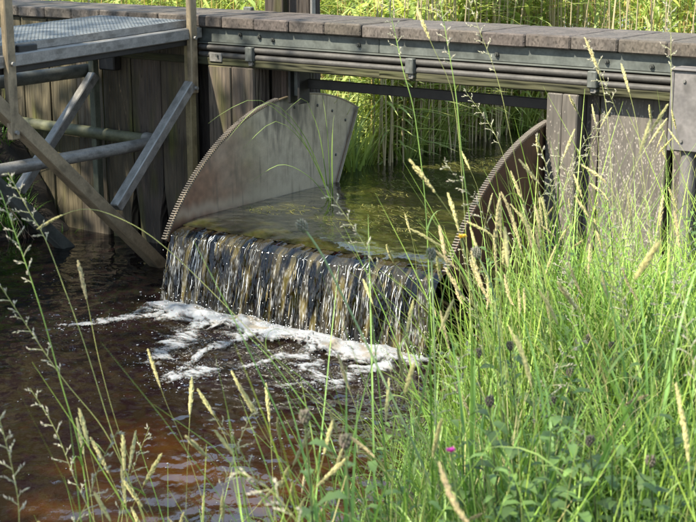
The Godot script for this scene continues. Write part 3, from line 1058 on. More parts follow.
func build_foam() -> void:
	var lines := [[Vector2(0.50, 0.80), Vector2(0.36, 1.06), Vector2(0.24, 1.27)], [Vector2(0.66, 0.90), Vector2(0.80, 1.24), Vector2(0.85, 1.38)], [Vector2(0.92, 0.85), Vector2(0.90, 1.09), Vector2(1.03, 1.50)], [Vector2(1.25, 0.82), Vector2(1.23, 1.04), Vector2(1.14, 1.25)], [Vector2(1.57, 0.82), Vector2(1.545, 1.10), Vector2(1.42, 1.30)], [Vector2(1.08, 1.36), Vector2(1.03, 1.50)], [Vector2(1.34, 1.06), Vector2(1.53, 1.21)]]
	var x0 := -0.75
	var z0 := 0.74
	var step := 0.0065
	var nx := int(2.5 / step)
	var nzz := int(1.25 / step)
	var b := MB.new()
	var at := PackedInt32Array()
	at.resize((nx + 1) * (nzz + 1))
	at.fill(-1)
	for j in nzz + 1:
		for i in nx + 1:
			var x := x0 + i * step
			var z := z0 + j * step
			var wx := x + 0.05 * nz(x * 5.0, z * 5.0, 60.0)
			var wz := z + 0.05 * nz(x * 5.0, z * 5.0, 61.0)
			var inside := smoothstep(0.27, 0.36, x) * smoothstep(1.74, 1.64, x)
			var edge := 0.15 + 0.06 * nz(wx * 4.0, 1.0, 62.0)
			var f := 1.35 * inside * smoothstep(edge + 0.12, edge - 0.05, wz - 0.76)
			for l in lines:
				for e in l.size() - 1:
					var q := to_line(Vector2(wx, wz), l[e], l[e + 1])
					var part: float = (e + q.y) / (l.size() - 1)
					f = maxf(f, (1.05 - 0.30 * part) * smoothstep(0.115 - 0.05 * part, 0.0, q.x))
			if f < 0.05:
				continue
			var lace := nz(wx * 13.0, wz * 17.0, 63.0) * 0.55 + nz(wx * 45.0, wz * 55.0, 64.0) * 0.42 + nz(x * 110.0, z * 130.0, 67.0) * 0.16
			var v := f + lace - 0.42
			if v <= -0.03:
				continue
			var boil := exp(-pow((wz - 0.85) / 0.09, 2.0)) * inside
			var h := 0.003 + 0.008 * clampf(v, 0.0, 0.6) + boil * (0.018 + 0.030 * maxf(0.0, nz(x * 8.0, z * 9.0, 65.0))) + 0.001 * nz(x * 60.0, z * 60.0, 66.0)
			at[j * (nx + 1) + i] = b.v.size()
			var tan_ := smoothstep(0.1, 0.55, nz(x * 8.0, z * 10.0, 65.0)) * boil
			b.col = lin(0.17, 0.155, 0.13).lerp(lin(0.29, 0.29, 0.285), smoothstep(0.0, 0.7, v)).lerp(lin(0.20, 0.155, 0.09), 0.8 * tan_) * (0.92 + 0.2 * nz(x * 70.0, z * 70.0, 68.0))
			b.col.a = smoothstep(-0.03, 0.75, v) * 0.95
			b.v.append(Vector3(x, POOL + h, z)); b.n.append(Vector3.UP); b.t.append(Vector2(x, z)); b.c.append(b.col)
	for j in nzz:
		for i in nx:
			var a := at[j * (nx + 1) + i]
			var c := at[j * (nx + 1) + i + 1]
			var d := at[(j + 1) * (nx + 1) + i + 1]
			var e := at[(j + 1) * (nx + 1) + i]
			if a >= 0 and c >= 0 and d >= 0:
				b.tri(a, c, d)
			if a >= 0 and d >= 0 and e >= 0:
				b.tri(a, d, e)
			if a >= 0 and c >= 0 and e >= 0:
				b.n[a] = Vector3(-(b.v[c].y - b.v[a].y) / step, 1.0, -(b.v[e].y - b.v[a].y) / step).normalized()
	put("foam", b, M.foam, null, "stuff")
	# bubbles drifting over the pool, thicker along the foam
	var where := []
	var tints := []
	for k in 1700:
		var x: float
		var z: float
		if k < 1250:
			var l: Array = lines[rng.randi() % lines.size()]
			var e := rng.randi() % (l.size() - 1)
			var c: Vector2 = l[e].lerp(l[e + 1], rng.randf())
			x = c.x + rng.randfn(0.0, 0.07)
			z = c.y + rng.randfn(0.0, 0.06)
		else:
			x = rf(-0.6, 2.0)
			z = rf(0.3, 2.9)
		if x > shore(z) - 0.05 or (z < 0.78 and x > 0.28):
			continue
		var s := rf(0.001, 0.0033) if rng.randf() < 0.9 else rf(0.0035, 0.0065)
		where.append(Transform3D(Basis.IDENTITY.scaled(Vector3(s, s * 0.5, s)), Vector3(x, POOL + s * 0.25 + 0.002, z)))
		tints.append(lin(0.20, 0.20, 0.21) * rf(0.3, 1.0))
	many("bubbles", round_mesh(10, 5), M.bubble, where, tints)
	# floating weed on the pond above the lip
	var wb := MB.new()
	wb.blade(PackedVector3Array([Vector3(0, 0, -0.5), Vector3(0.03, 0.02, -0.15), Vector3(-0.03, 0.02, 0.2), Vector3(0.02, 0.0, 0.5)]), PackedFloat32Array([0.02, 0.09, 0.08, 0.02]), Vector3.RIGHT, Color.WHITE, Color.WHITE)
	var weeds := []
	var wt := []
	for k in 14000:
		var x := rf(0.33, 1.66)
		var z := rf(-3.2, 0.45)
		var dens := nz(x * 2.6, z * 3.4, 12.0) + 0.22 * smoothstep(0.4, 1.5, x) + 0.28 * smoothstep(-0.6, -2.4, z)
		if dens < 0.04 + rf(0.0, 0.35):
			continue
		var s := rf(0.015, 0.05)
		weeds.append(Transform3D(Basis(Vector3.UP, rf(-0.9, 0.9) + 1.3) * Basis(Vector3.RIGHT, rf(-0.12, 0.12)) * Basis.IDENTITY.scaled(Vector3(s * 0.7, s * 0.12, s)), Vector3(x, POND - 0.001 + rf(0.0, 0.004) - 0.55 * pow(maxf(z - 0.3, 0.0), 2.0), z)))
		wt.append(lin(0.30, 0.27, 0.07).lerp(lin(0.10, 0.12, 0.03), rng.randf()) * rf(0.6, 1.2))
	many("floating_weed", wb.mesh(), M.leaf, weeds, wt)


# ---------------------------------------------------------------- reeds, trees

func reed_mesh(v: int) -> ArrayMesh:
	var b := MB.new()
	var h := 1.75
	var lean := Vector3(rf(-0.12, 0.12), 0, rf(-0.12, 0.12))
	var p := PackedVector3Array()
	var r := PackedFloat32Array()
	for j in 7:
		var k := j / 6.0
		p.append(Vector3(0, h * k, 0) + lean * k * k)
		r.append(lerpf(0.0052, 0.0018, k))
	b.col = lin(0.50, 0.41, 0.19) if v % 2 == 0 else lin(0.32, 0.36, 0.11)
	b.tube(p, r, 4, false)
	var a := rf(0, TAU)
	for j in 13:
		var k := 0.05 + 0.88 * pow(j / 12.0, 0.9)
		a += PI + rf(-0.5, 0.5)
		var at := Vector3(0, h * k, 0) + lean * k * k
		var d := Vector3(cos(a), 0, sin(a))
		var l := rf(0.30, 0.50) * (1.1 - 0.4 * absf(k - 0.55))
		var rise := rf(0.5, 1.25)
		var bend := rf(0.5, 1.6)
		var q := PackedVector3Array()
		var w := PackedFloat32Array()
		for e in 6:
			var s := e / 5.0
			q.append(at + d * l * s * cos(rise * (1.0 - s * 0.3)) + Vector3.UP * (l * s * sin(rise) - bend * l * s * s * 0.55))
			w.append(0.026 * (1.0 - s * s) * (0.45 + minf(s * 4.0, 0.55)) + 0.001)
		b.blade(q, w, d.cross(Vector3.UP), lin(0.33, 0.46, 0.13), lin(0.45, 0.52, 0.21))
	return b.mesh()


func build_reeds() -> void:
	var variants := []
	var where := [[], [], [], [], []]
	var tints := [[], [], [], [], []]
	for v in 5:
		variants.append(reed_mesh(v))
	var put_one := func(x: float, z: float, s: float) -> void:
		var v := rng.randi() % 5
		where[v].append(Transform3D(Basis(Vector3.UP, rf(0, TAU)) * Basis(Vector3.RIGHT, rf(-0.06, 0.06)) * Basis.IDENTITY.scaled(Vector3(1, s, 1)), Vector3(x, POND - 0.05, z)))
		var t := rf(0.75, 1.2)
		tints[v].append(lin(t, t, t).lerp(lin(t * 1.5, t * 1.25, t * 0.9), pow(rng.randf(), 2.0)))
	for k in 1900:
		var x := rf(-7.5, 3.2)
		var z := rf(-9.0, -1.75)
		var edge := 0.20 + 0.10 * nz(z * 3.0, 4.0) - 0.10 * smoothstep(-0.6, -2.0, z)
		if z < -2.9:
			edge = 3.2
		if x > edge:
			continue
		put_one.call(x, z, rf(0.7, 1.1))
	for k in 190:      # the thicker front rank that shows under the deck
		var z := rf(-3.4, -1.15)
		put_one.call(0.16 - absf(rng.randfn(0.0, 0.16)) + 0.10 * nz(z * 3.0, 4.0), z, rf(0.28, 0.62) if z > -1.9 else rf(0.4, 0.85))
	var marsh := tuft_mesh(14, 0.22, 0.52, 0.010, lin(0.28, 0.40, 0.09), lin(0.46, 0.50, 0.16), 0.05)
	var mw := []
	var mt := []
	for k in 210:
		var z := rf(-3.6, -0.5)
		var x := 0.20 - absf(rng.randfn(0.0, 0.35)) + 0.10 * nz(z * 3.0, 4.0)
		if z < -2.9:
			x = rf(-1.0, 2.6)
		mw.append(Transform3D(Basis(Vector3.UP, rf(0, TAU)).scaled(Vector3.ONE * rf(0.35, 1.25)), Vector3(x, POND - 0.03, z)))
		mt.append(lin(1, 1, 1) * rf(0.7, 1.15))
	many("marsh_grass", marsh, M.reed, mw, mt)
	# bare straw stalks of last year at the pond's edge
	var dead := MB.new()
	dead.col = lin(0.46, 0.38, 0.21)
	dead.tube([Vector3.ZERO, Vector3(0.012, 0.45, 0.006), Vector3(0.0, 0.9, 0.015), Vector3(0.03, 1.35, 0.02)], [0.0055, 0.005, 0.0042, 0.0025], 5, false)
	var dw := []
	var dt := []
	for k in 150:
		var z := rf(-3.3, -1.0)
		var x := 0.34 - 0.12 * absf(rng.randfn()) + 0.14 * nz(z * 2.0, 9.0) - 0.10 * smoothstep(-1.0, -2.0, z)
		if k % 3 == 0:
			z = rf(-3.4, -2.5)
			x = rf(0.1, 1.5)
		dw.append(Transform3D(Basis(Vector3.UP, rf(0, TAU)) * Basis(Vector3.RIGHT, rf(-0.09, 0.09)) * Basis.IDENTITY.scaled(Vector3(1, rf(0.5, 1.05), 1)), Vector3(x, POND - 0.05, z)))
		dt.append(lin(1, 1, 1) * rf(0.7, 1.15))
	many("dead_reed_stalks", dead.mesh(), M.straw, dw, dt)
	for v in 5:
		many("reeds", variants[v], M.reed, where[v], tints[v])


func clump_mesh() -> ArrayMesh:
	var b := MB.new()
	for k in 34:
		var c := Vector3(rng.randfn(), rng.randfn() * 0.7, rng.randfn()) * 0.16
		var d := Vector3(rng.randfn(), rng.randfn() * 0.6 - 0.3, rng.randfn()).normalized()
		var s := d.cross(Vector3(rng.randfn(), rng.randfn(), rng.randfn())).normalized()
		var l := rf(0.07, 0.11)
		b.blade(PackedVector3Array([c, c + d * l * 0.35, c + d * l * 0.75, c + d * l - Vector3.UP * 0.01]), PackedFloat32Array([0.004, 0.05, 0.04, 0.002]), s, lin(0.05, 0.10, 0.02), lin(0.07, 0.12, 0.025), 0.2)
	return b.mesh()


func build_trees() -> void:
	var clump := clump_mesh()
	var far := "trees behind the reeds"
	var spots := [
		[Vector3(-2.5, -0.6, 5.0), 5.8, 1.7, 1.1, 100, "leafy tree on the left bank whose shade falls on the timber wall", ""],
		[Vector3(1.3, -0.9, 8.2), 6.5, 1.8, 1.2, 70, "leafy tree downstream whose shade falls on the near bank", ""],
		[Vector3(-16.0, -0.6, -13.0), 9.0, 3.4, 3.4, 420, "broad tree far behind the reeds, the one upstream of the grating platform", far],
		[Vector3(-1.0, -0.6, -17.0), 10.0, 3.5, 3.8, 420, "broad tree far behind the reeds, the one upstream of the weir", far],
	]
	for s in spots:
		var t := thing("tree", s[5], "tree", s[0], s[6])
		var h: float = s[1]
		var b := MB.new()
		b.tube(curve_points(PackedVector3Array([Vector3(0, -0.2, 0), Vector3(0.05, h * 0.3, 0.03), Vector3(-0.06, h * 0.6, 0.08), Vector3(0.05, h * 0.95, 0.0)]), 12), taper(12, 0.11 * h / 6.0, 0.02), 9)
		for k in 9:
			var a := rf(0, TAU)
			var y := rf(0.55, 0.9) * h
			var o := Vector3(cos(a), 0.35, sin(a)) * float(s[2]) * rf(0.5, 0.8)
			b.tube(curve_points(PackedVector3Array([Vector3(0, y, 0), Vector3(0, y, 0) + o * 0.5 + Vector3(0, 0.1, 0), Vector3(0, y, 0) + o]), 6), taper(6, 0.035 * h / 6.0, 0.008), 6)
		put("trunk", b, M.bark, t)
		var where := []
		var tints := []
		var big := float(s[2]) / 1.8
		for k in int(s[4]):
			var d := Vector3(rng.randfn(), rng.randfn(), rng.randfn()).normalized() * pow(rng.randf(), 0.45)
			d *= 1.0 + 0.35 * nz(d.x * 1.7 + s[0].x, d.y * 1.7, d.z * 1.7)
			where.append(Transform3D(Basis(Vector3.UP, rf(0, TAU)).scaled(Vector3.ONE * rf(0.8, 1.4) * big), Vector3(0, h - float(s[3]) * 0.3, 0) + Vector3(d.x * s[2], d.y * s[3], d.z * s[2])))
			tints.append(lin(1, 1, 1) * rf(0.7, 1.3))
		many("crown", clump, M.leaf, where, tints, t)


func taper(m: int, a: float, b: float) -> PackedFloat32Array:
	var r := PackedFloat32Array()
	for k in m:
		r.append(lerpf(a, b, float(k) / (m - 1)))
	return r


# ---------------------------------------------------------------- plants of the bank

func tuft_mesh(n: int, l0: float, l1: float, w: float, c0: Color, c1: Color, spread: float) -> ArrayMesh:
	var b := MB.new()
	for k in n:
		var a := rf(0, TAU)
		var d := Vector3(cos(a), 0, sin(a))
		var l := rf(l0, l1)
		var lean := rf(0.05, 0.55)
		var bend := rf(0.1, 0.7)
		var o := d * rf(0.0, spread)
		var p := PackedVector3Array()
		var ww := PackedFloat32Array()
		for e in 6:
			var s := e / 5.0
			p.append(o + d * l * (lean * s + bend * 0.6 * s * s) + Vector3.UP * l * (s - bend * 0.45 * s * s * s))
			ww.append(w * (1.0 - pow(s, 2.5)) * rf(0.9, 1.1) + 0.0004)
		var t := rf(0.75, 1.25)
		b.blade(p, ww, d.cross(Vector3.UP).rotated(Vector3.UP, rf(-0.5, 0.5)), c0 * t, c1 * t)
	return b.mesh()


func last_part(p: PackedVector3Array, l: float, m: int) -> PackedVector3Array:    # the last l metres of a line, in m points
	var c := Curve3D.new()
	for q in p:
		c.add_point(q)
	var total := c.get_baked_length()
	var out := PackedVector3Array()
	for k in m:
		out.append(c.sample_baked(total - l * (1.0 - float(k) / (m - 1))))
	return out


func spikelets(b: MB, line: PackedVector3Array, kind: String, l: float) -> void:
	# a seed head along the last l metres of the line
	var m := 30
	var p := last_part(line, l, m)
	var a := rf(0, TAU)
	var plump := rf(0.75, 1.25) * (1.0 if kind == "spike" else 1.0)
	var ripe := rng.randf()
	for k in m - 1:
		var s := float(k) / (m - 2)
		var g := (p[k + 1] - p[k]).normalized()
		var x := (g.cross(Vector3.RIGHT) if absf(g.x) < 0.8 else g.cross(Vector3.UP)).normalized()
		var count := 5 if kind == "spike" else (1 if k % 2 == 0 else 0)
		for q in count:
			a += 2.399
			var side := x.rotated(g, a)
			var o := p[k].lerp(p[k + 1], float(q) / count)
			if kind == "spike":
				var fat := pow(sin(PI * clampf(0.06 + 0.92 * s, 0.0, 1.0)), 0.8) * plump
				var n := rf(0.0065, 0.011) * (0.5 + 0.5 * fat)
				b.col = lin(0.52, 0.48, 0.20).lerp(lin(0.50, 0.37, 0.22), ripe * rf(0.3, 1.0)) * rf(0.75, 1.2)
				var at := o + side * 0.0018 * fat * rf(0.2, 1.0)
				b.spindle(at, at + (g + side * rf(0.10, 0.42)).normalized() * n, 0.0008 + 0.0005 * fat, 0.35, 3)
			else:
				var reach := (0.008 + 0.021 * sin(PI * minf(0.2 + 0.75 * s, 1.0))) * rf(0.5, 1.2)
				var e := o + (side + g * 1.0).normalized() * reach - Vector3.UP * reach * 0.25
				b.col = lin(0.36, 0.36, 0.20)
				b.tube([o, o.lerp(e, 0.6) + g * 0.002, e], [0.0009, 0.0007, 0.0005], 3, false)
				for z in 4:
					var at := o.lerp(e, 0.40 + 0.20 * z)
					b.col = lin(0.46, 0.44, 0.30).lerp(lin(0.34, 0.27, 0.23), rng.randf() * 0.7) * rf(0.8, 1.15)
					var dir := (side * rf(0.1, 0.6) + g * 0.7 + Vector3(rf(-0.3, 0.3), rf(-0.7, 0.2), rf(-0.3, 0.3))).normalized()
					b.spindle(at, at + dir * rf(0.006, 0.010), 0.0013, 0.4, 4)


func stalk(kind: String, label: String, mm: float, pts: Array, group := "") -> Node3D:
	var p := PackedVector3Array(pts)
	# carry the foot on down to the ground
	var d := (p[0] - p[1])
	d.y = 0.0
	d = d.limit_length(0.03)
	var foot := p[0] + d + Vector3(0, -0.02, 0)
	foot.y = minf(foot.y, maxf(ground_height(foot.x, foot.z), POOL - 0.05) - 0.02)
	p.insert(0, foot)
	var o := thing("bud_stem" if kind == "bud" else "grass_stalk", label, "flower bud" if kind == "bud" else "grass", foot, group)
	for k in p.size():
		p[k] -= foot
	var m := 60
	var line := curve_points(p, m)
	var b := MB.new()
	var r := PackedFloat32Array()
	for k in m:
		r.append(mm * 0.001 * lerpf(1.0, 0.42 if kind != "bud" else 0.85, float(k) / m))
	var green := lin(0.24, 0.36, 0.07) if mm > 1.5 else lin(0.36, 0.38, 0.12)
	if kind == "bud":
		green = lin(0.26, 0.34, 0.15)
	b.col = green * rf(0.9, 1.15)
	b.tube(line, r, 6, true)
	put("stem", b, M.leaf, o)
	# a leaf or two
	for q in (2 if kind != "bud" else 1):
		var k := int(m * rf(0.30, 0.62))
		var g := (line[k + 1] - line[k]).normalized()
		var a := rf(0, TAU)
		var out := (Vector3(cos(a), 0, sin(a)) - g * 0.2).normalized()
		var l := rf(0.08, 0.17)
		var lp := PackedVector3Array()
		var w := PackedFloat32Array()
		for e in 7:
			var s := e / 6.0
			lp.append(line[k] + g * l * s * 0.75 + out * l * (0.35 * s + 0.5 * s * s) - Vector3.UP * l * 0.35 * s * s * s)
			w.append(0.0045 * (1.0 - s * s) + 0.0004)
		var lb := MB.new()
		lb.blade(lp, w, out.cross(g).normalized(), lin(0.19, 0.30, 0.06), lin(0.30, 0.37, 0.10))
		put("leaf", lb, M.leaf, o)
	var h := MB.new()
	if kind == "bud":
		var t := line[m - 1]
		var g := (line[m - 1] - line[m - 3]).normalized()
		for k in 46:
			var s := (k + 0.5) / 46.0
			var side := g.cross(Vector3.RIGHT).normalized().rotated(g, k * 2.399)
			var rad := 0.0085 * sin(PI * (0.12 + 0.74 * s))
			var at := t + g * 0.020 * (s - 0.3) + side * rad * 0.75
			h.col = lin(0.13, 0.14, 0.09).lerp(lin(0.25, 0.23, 0.17), rng.randf())
			h.spindle(at, at + (g + side * 0.45).normalized() * 0.0085, 0.0022, 0.4, 4)
		put("bud", h, M.straw, o)
	elif kind != "tall":
		spikelets(h, line, kind, (rf(0.055, 0.085) * (1.25 if mm > 1.15 else 1.0)) if kind == "spike" else rf(0.13, 0.19))
		put("seed_head", h, M.straw, o, "stuff")
	return o


func herb(at: Vector3, h: float, label: String, lean: Vector3) -> void:
	var o := thing("broad_leaved_herb", label, "wild plant", at, "broad leaved plants among the grass")
	var line := curve_points(PackedVector3Array([Vector3.ZERO, Vector3(0, h * 0.5, 0) + lean * 0.3, Vector3(0, h, 0) + lean]), 14)
	var b := MB.new()
	b.col = lin(0.10, 0.13, 0.045)
	b.tube(line, taper(14, 0.0026, 0.0012), 6)
	put("stem", b, M.leaf, o)
	var a := rf(0, TAU)
	for k in 9:
		var s := 0.25 + 0.72 * k / 8.0
		var p0 := line[int(s * 13)]
		a += 2.2
		var d := Vector3(cos(a), 0, sin(a))
		var l := rf(0.035, 0.065) * (1.25 - 0.6 * s)
		var lp := PackedVector3Array()
		var w := PackedFloat32Array()
		for e in 8:
			var q := e / 7.0
			lp.append(p0 + d * l * q + Vector3.UP * l * (0.55 * q - 0.75 * q * q))
			w.append(maxf(0.0012, l * 0.62 * sin(PI * pow(q, 0.75)) * (1.0 + 0.22 * (1.0 if e % 2 == 0 else -1.0))))
		var lb := MB.new()
		lb.blade(lp, w, d.cross(Vector3.UP), lin(0.07, 0.12, 0.03), lin(0.09, 0.14, 0.035), 0.25)
		put("leaf", lb, M.leaf, o)
	var h2 := MB.new()
	for k in 30:
		var s := (k + 0.5) / 30.0
		var side := Vector3.RIGHT.rotated(Vector3.UP, k * 2.399)
		var rad := 0.0062 * sin(PI * (0.12 + 0.74 * s))
		h2.col = lin(0.09, 0.095, 0.05).lerp(lin(0.17, 0.13, 0.10), rng.randf())
		var q := line[13] + Vector3.UP * 0.016 * (s - 0.2) + side * rad * 0.7
		h2.spindle(q, q + (Vector3.UP + side * 0.5).normalized() * 0.008, 0.0022, 0.4, 4)
	put("bud", h2, M.straw, o)


func flower(called: String, label: String, at: Vector3, foot: Vector3, petals: int, l: float, c: Color) -> void:
	var o := thing(called, label, "flower", foot)
	var t := at - foot
	var b := MB.new()
	b.col = lin(0.14, 0.2, 0.06)
	b.tube(curve_points(PackedVector3Array([Vector3.ZERO, t * 0.5 + Vector3(0.01, 0.02, 0.0), t]), 14), taper(14, 0.0016, 0.001), 6)
	put("stem", b, M.leaf, o)
	var h := MB.new()
	for k in petals:
		var a := k * 2.399
		var s := float(k) / petals
		var d := Vector3(cos(a), 0.15 + 1.1 * (1.0 - s), sin(a)).normalized()
		var side := d.cross(Vector3.UP).normalized()
		var ll := l * rf(0.8, 1.1)
		h.blade(PackedVector3Array([t, t + d * ll * 0.5, t + d * ll]), PackedFloat32Array([0.0015, ll * 0.34, ll * 0.22]), side, c * 0.8, c * rf(0.9, 1.15), 0.2)
	put("petals", h, M.straw, o, "stuff")


func sprig_mesh() -> ArrayMesh:      # a leafy sprig of the undergrowth
	var b := MB.new()
	b.col = lin(0.10, 0.15, 0.05)
	b.tube([Vector3.ZERO, Vector3(0.01, 0.15, 0.0), Vector3(0.03, 0.30, 0.01)], [0.002, 0.0016, 0.001], 4, false)
	var a := 0.0
	for k in 16:
		a += 2.399
		var h := 0.05 + 0.26 * k / 15.0
		var d := Vector3(cos(a), 0, sin(a))
		var l := rf(0.022, 0.042)
		var p0 := Vector3(0.03 * h / 0.3, h, 0)
		b.blade(PackedVector3Array([p0, p0 + d * l * 0.35 + Vector3.UP * l * 0.2, p0 + d * l * 0.75 + Vector3.UP * l * 0.2, p0 + d * l + Vector3.UP * l * 0.05]), PackedFloat32Array([0.002, l * 0.42, l * 0.34, 0.001]), d.cross(Vector3.UP), lin(0.09, 0.16, 0.035), lin(0.14, 0.22, 0.05), 0.25)
	return b.mesh()


func build_bank_plants() -> void:
	# the grass of the bank: one mass of tufts
	var green := lin(0.105, 0.235, 0.03)
	var tip := lin(0.205, 0.335, 0.05)
	var kinds := [tuft_mesh(16, 0.16, 0.36, 0.0042, green, tip, 0.035), tuft_mesh(14, 0.22, 0.46, 0.0030, green, tip, 0.03), tuft_mesh(18, 0.14, 0.34, 0.0078, green * 0.85, tip * 0.9, 0.04), tuft_mesh(12, 0.2, 0.42, 0.0018, lin(0.34, 0.33, 0.11), lin(0.48, 0.42, 0.18), 0.04), tuft_mesh(7, 0.42, 0.80, 0.0036, lin(0.125, 0.28, 0.035), lin(0.24, 0.38, 0.065), 0.05)]
	var where := [[], [], [], [], []]
	var tints := [[], [], [], [], []]
	var eye := Vector3(4.2655, 0.4375, 4.8493)
	for k in 2300:
		var z := rf(0.05, 4.6)
		var x := shore(z) + rf(-0.05, 2.3)
		var y := ground_height(x, z)
		var d := Vector2(x - eye.x, z - eye.z).length()
		if d < 1.25:
			continue
		var inland := smoothstep(0.0, 0.75, x - shore(z))
		if rng.randf() > 0.10 + 0.8 * inland:
			continue
		var v := rng.randi() % 4
		if v == 3 and rng.randf() < 0.55:
			v = 2
		var s := rf(0.7, 1.15) * lerpf(0.55, 1.0, inland) * lerpf(0.42, 1.0, smoothstep(0.1, 1.7, z))
		where[v].append(Transform3D(Basis(Vector3.UP, rf(0, TAU)) * Basis(Vector3.RIGHT, rf(-0.15, 0.15)) * Basis.IDENTITY.scaled(Vector3.ONE * s), Vector3(x, y - 0.01, z)))
		var t := rf(0.75, 1.15) * (0.95 + 0.5 * nz(x * 2.5, z * 2.5, 95.0))
		tints[v].append(lin(t, t, t).lerp(lin(t * 1.2, t * 1.1, t * 0.9), rng.randf()))
	for k in 330:     # long loose blades that stand above the rest
		var z := rf(0.3, 3.8)
		var x := shore(z) + pow(rng.randf(), 1.2) * 1.6 + 0.10 + 0.22 * smoothstep(0.9, 1.6, z)
		if Vector2(x - eye.x, z - eye.z).length() < 1.5:
			continue
		where[4].append(Transform3D(Basis(Vector3.UP, rf(0, TAU)).scaled(Vector3.ONE * rf(0.55, 1.0) * lerpf(0.6, 1.0, smoothstep(0.2, 1.4, z))), Vector3(x, ground_height(x, z) - 0.01, z)))
		tints[4].append(lin(1, 1, 1).lerp(lin(1.5, 1.15, 0.9), rng.randf()) * rf(0.75, 1.15))
	for k in 130:     # taller tufts at the brink beneath the picture's lower edge
		var f := rng.randf()
		var x := lerpf(2.42, 3.1, f) + rf(-0.04, 0.25)
		var z := lerpf(3.45, 2.75, f) + rf(-0.04, 0.3)
		var v: int = [1, 3, 0, 4][rng.randi() % 4]
		where[v].append(Transform3D(Basis(Vector3.UP, rf(0, TAU)).scaled(Vector3.ONE * rf(0.6, 1.15)), Vector3(x, ground_height(x, z) - 0.01, z)))
		tints[v].append(lin(1, 1, 1) * rf(0.75, 1.1))
	for k in 90:      # looser blades at the brink by the pool
		var f := rf(0.0, 0.45)
		var x := lerpf(2.42, 3.1, f) + rf(-0.05, 0.15)
		var z := lerpf(3.45, 2.75, f) + rf(-0.05, 0.2)
		where[4].append(Transform3D(Basis(Vector3.UP, rf(0, TAU)).scaled(Vector3.ONE * rf(0.5, 0.9)), Vector3(x, ground_height(x, z) - 0.01, z)))
		tints[4].append(lin(1, 1, 1) * rf(0.75, 1.15))
	for v in 5:
		many("bank_grass", kinds[v], M.leaf, where[v], tints[v])
	var sprig := sprig_mesh()
	var sw := []
	var stn := []
	for k in 330:
		var z := rf(0.3, 4.0)
		var x := shore(z) + rf(0.12, 1.9)
		if k > 240:
			var f := rng.randf()
			x = lerpf(2.75, 3.4, f) + rf(-0.2, 0.3)
			z = lerpf(3.55, 2.95, f) + rf(-0.2, 0.3)
		if Vector2(x - eye.x, z - eye.z).length() < 1.35 or (k <= 240 and nz(x * 2.2, z * 2.2, 90.0) < rf(-0.3, 0.25)):
			continue
		sw.append(Transform3D(Basis(Vector3.UP, rf(0, TAU)) * Basis(Vector3.RIGHT, rf(-0.25, 0.25)) * Basis.IDENTITY.scaled(Vector3.ONE * rf(0.7, 1.25)), Vector3(x, ground_height(x, z), z)))
		stn.append(lin(1, 1, 1) * rf(0.7, 1.2))
	many("leafy_undergrowth", sprig, M.leaf, sw, stn)
	# darker grass and ferns on the left bank
	var lw := []
	var lt := []
	for k in 420:
		var x := rf(-2.6, -1.02)
		var z := rf(0.05, 1.5)
		var d := -0.86 - x - 0.06 * z
		var y := lerpf(-1.3, -0.36, smoothstep(0.0, 1.05, d))
		lw.append(Transform3D(Basis(Vector3.UP, rf(0, TAU)) * Basis.IDENTITY.scaled(Vector3.ONE * rf(0.35, 0.75)), Vector3(x, y, z)))
		lt.append(lin(0.7, 0.85, 0.6) * rf(0.7, 1.1))
	many("left_bank_grass", kinds[2], M.leaf, lw, lt)
	# the sedge standing in the pond beside the pale plate
	var sedge := thing("sedge_tuft", "tuft of long arching green sedge leaves in front of the pale side plate", "plant", Vector3(0.56, POND - 0.02, -0.12))
	var ends := [[Vector3(-0.34, 0.40, 0.46), 0.20], [Vector3(-0.20, 0.34, 0.50), 0.26], [Vector3(-0.26, 0.26, 0.34), 0.22], [Vector3(-0.05, 0.50, 0.05), 0.10], [Vector3(0.03, 0.42, 0.02), 0.05], [Vector3(-0.10, 0.44, 0.22), 0.16], [Vector3(0.08, 0.36, 0.10), 0.05], [Vector3(-0.24, 0.12, 0.30), 0.12]]
	for e in ends:
		var t: Vector3 = e[0]
		var lp := curve_points(PackedVector3Array([Vector3(rf(-0.012, 0.012), 0, rf(-0.012, 0.012)), Vector3(t.x * 0.25, t.y * 0.55 + float(e[1]) * 0.5, t.z * 0.25), Vector3(t.x * 0.62, t.y * 0.85 + float(e[1]) * 0.8, t.z * 0.62), t]), 14)
		var w := PackedFloat32Array()
		for k in 14:
			var s := k / 13.0
			w.append(0.013 * (1.0 - pow(s, 2.2)) + 0.0006)
		var lb := MB.new()
		lb.blade(lp, w, Vector3(0.8, 0.1, 0.55).normalized(), lin(0.16, 0.28, 0.05), lin(0.30, 0.40, 0.12))
		put("leaf", lb, M.leaf, sedge)
	# single stalks that stand out
	stalk("loose", "tall pale grass stalk with silvery open seed head drooping beside the left frame edge", 1.3, [Vector3(2.651, -0.632, 3.232), Vector3(2.589, -0.481, 3.242), Vector3(2.522, -0.296, 3.247), Vector3(2.445, -0.109, 3.258), Vector3(2.422, -0.059, 3.272), Vector3(2.391, 0.007, 3.286)])
	stalk("none", "thick bright green stalk without a head, slanting across the dark pool at far left", 2.0, [Vector3(2.601, -0.610, 3.324), Vector3(2.572, -0.461, 3.316), Vector3(2.539, -0.347, 3.320), Vector3(2.494, -0.200, 3.324), Vector3(2.424, -0.014, 3.333)])
	stalk("none", "thin green stalk leaning far to the left low over the dark pool", 1.4, [Vector3(2.718, -0.597, 3.299), Vector3(2.649, -0.424, 3.317), Vector3(2.577, -0.311, 3.356), Vector3(2.486, -0.159, 3.397)])
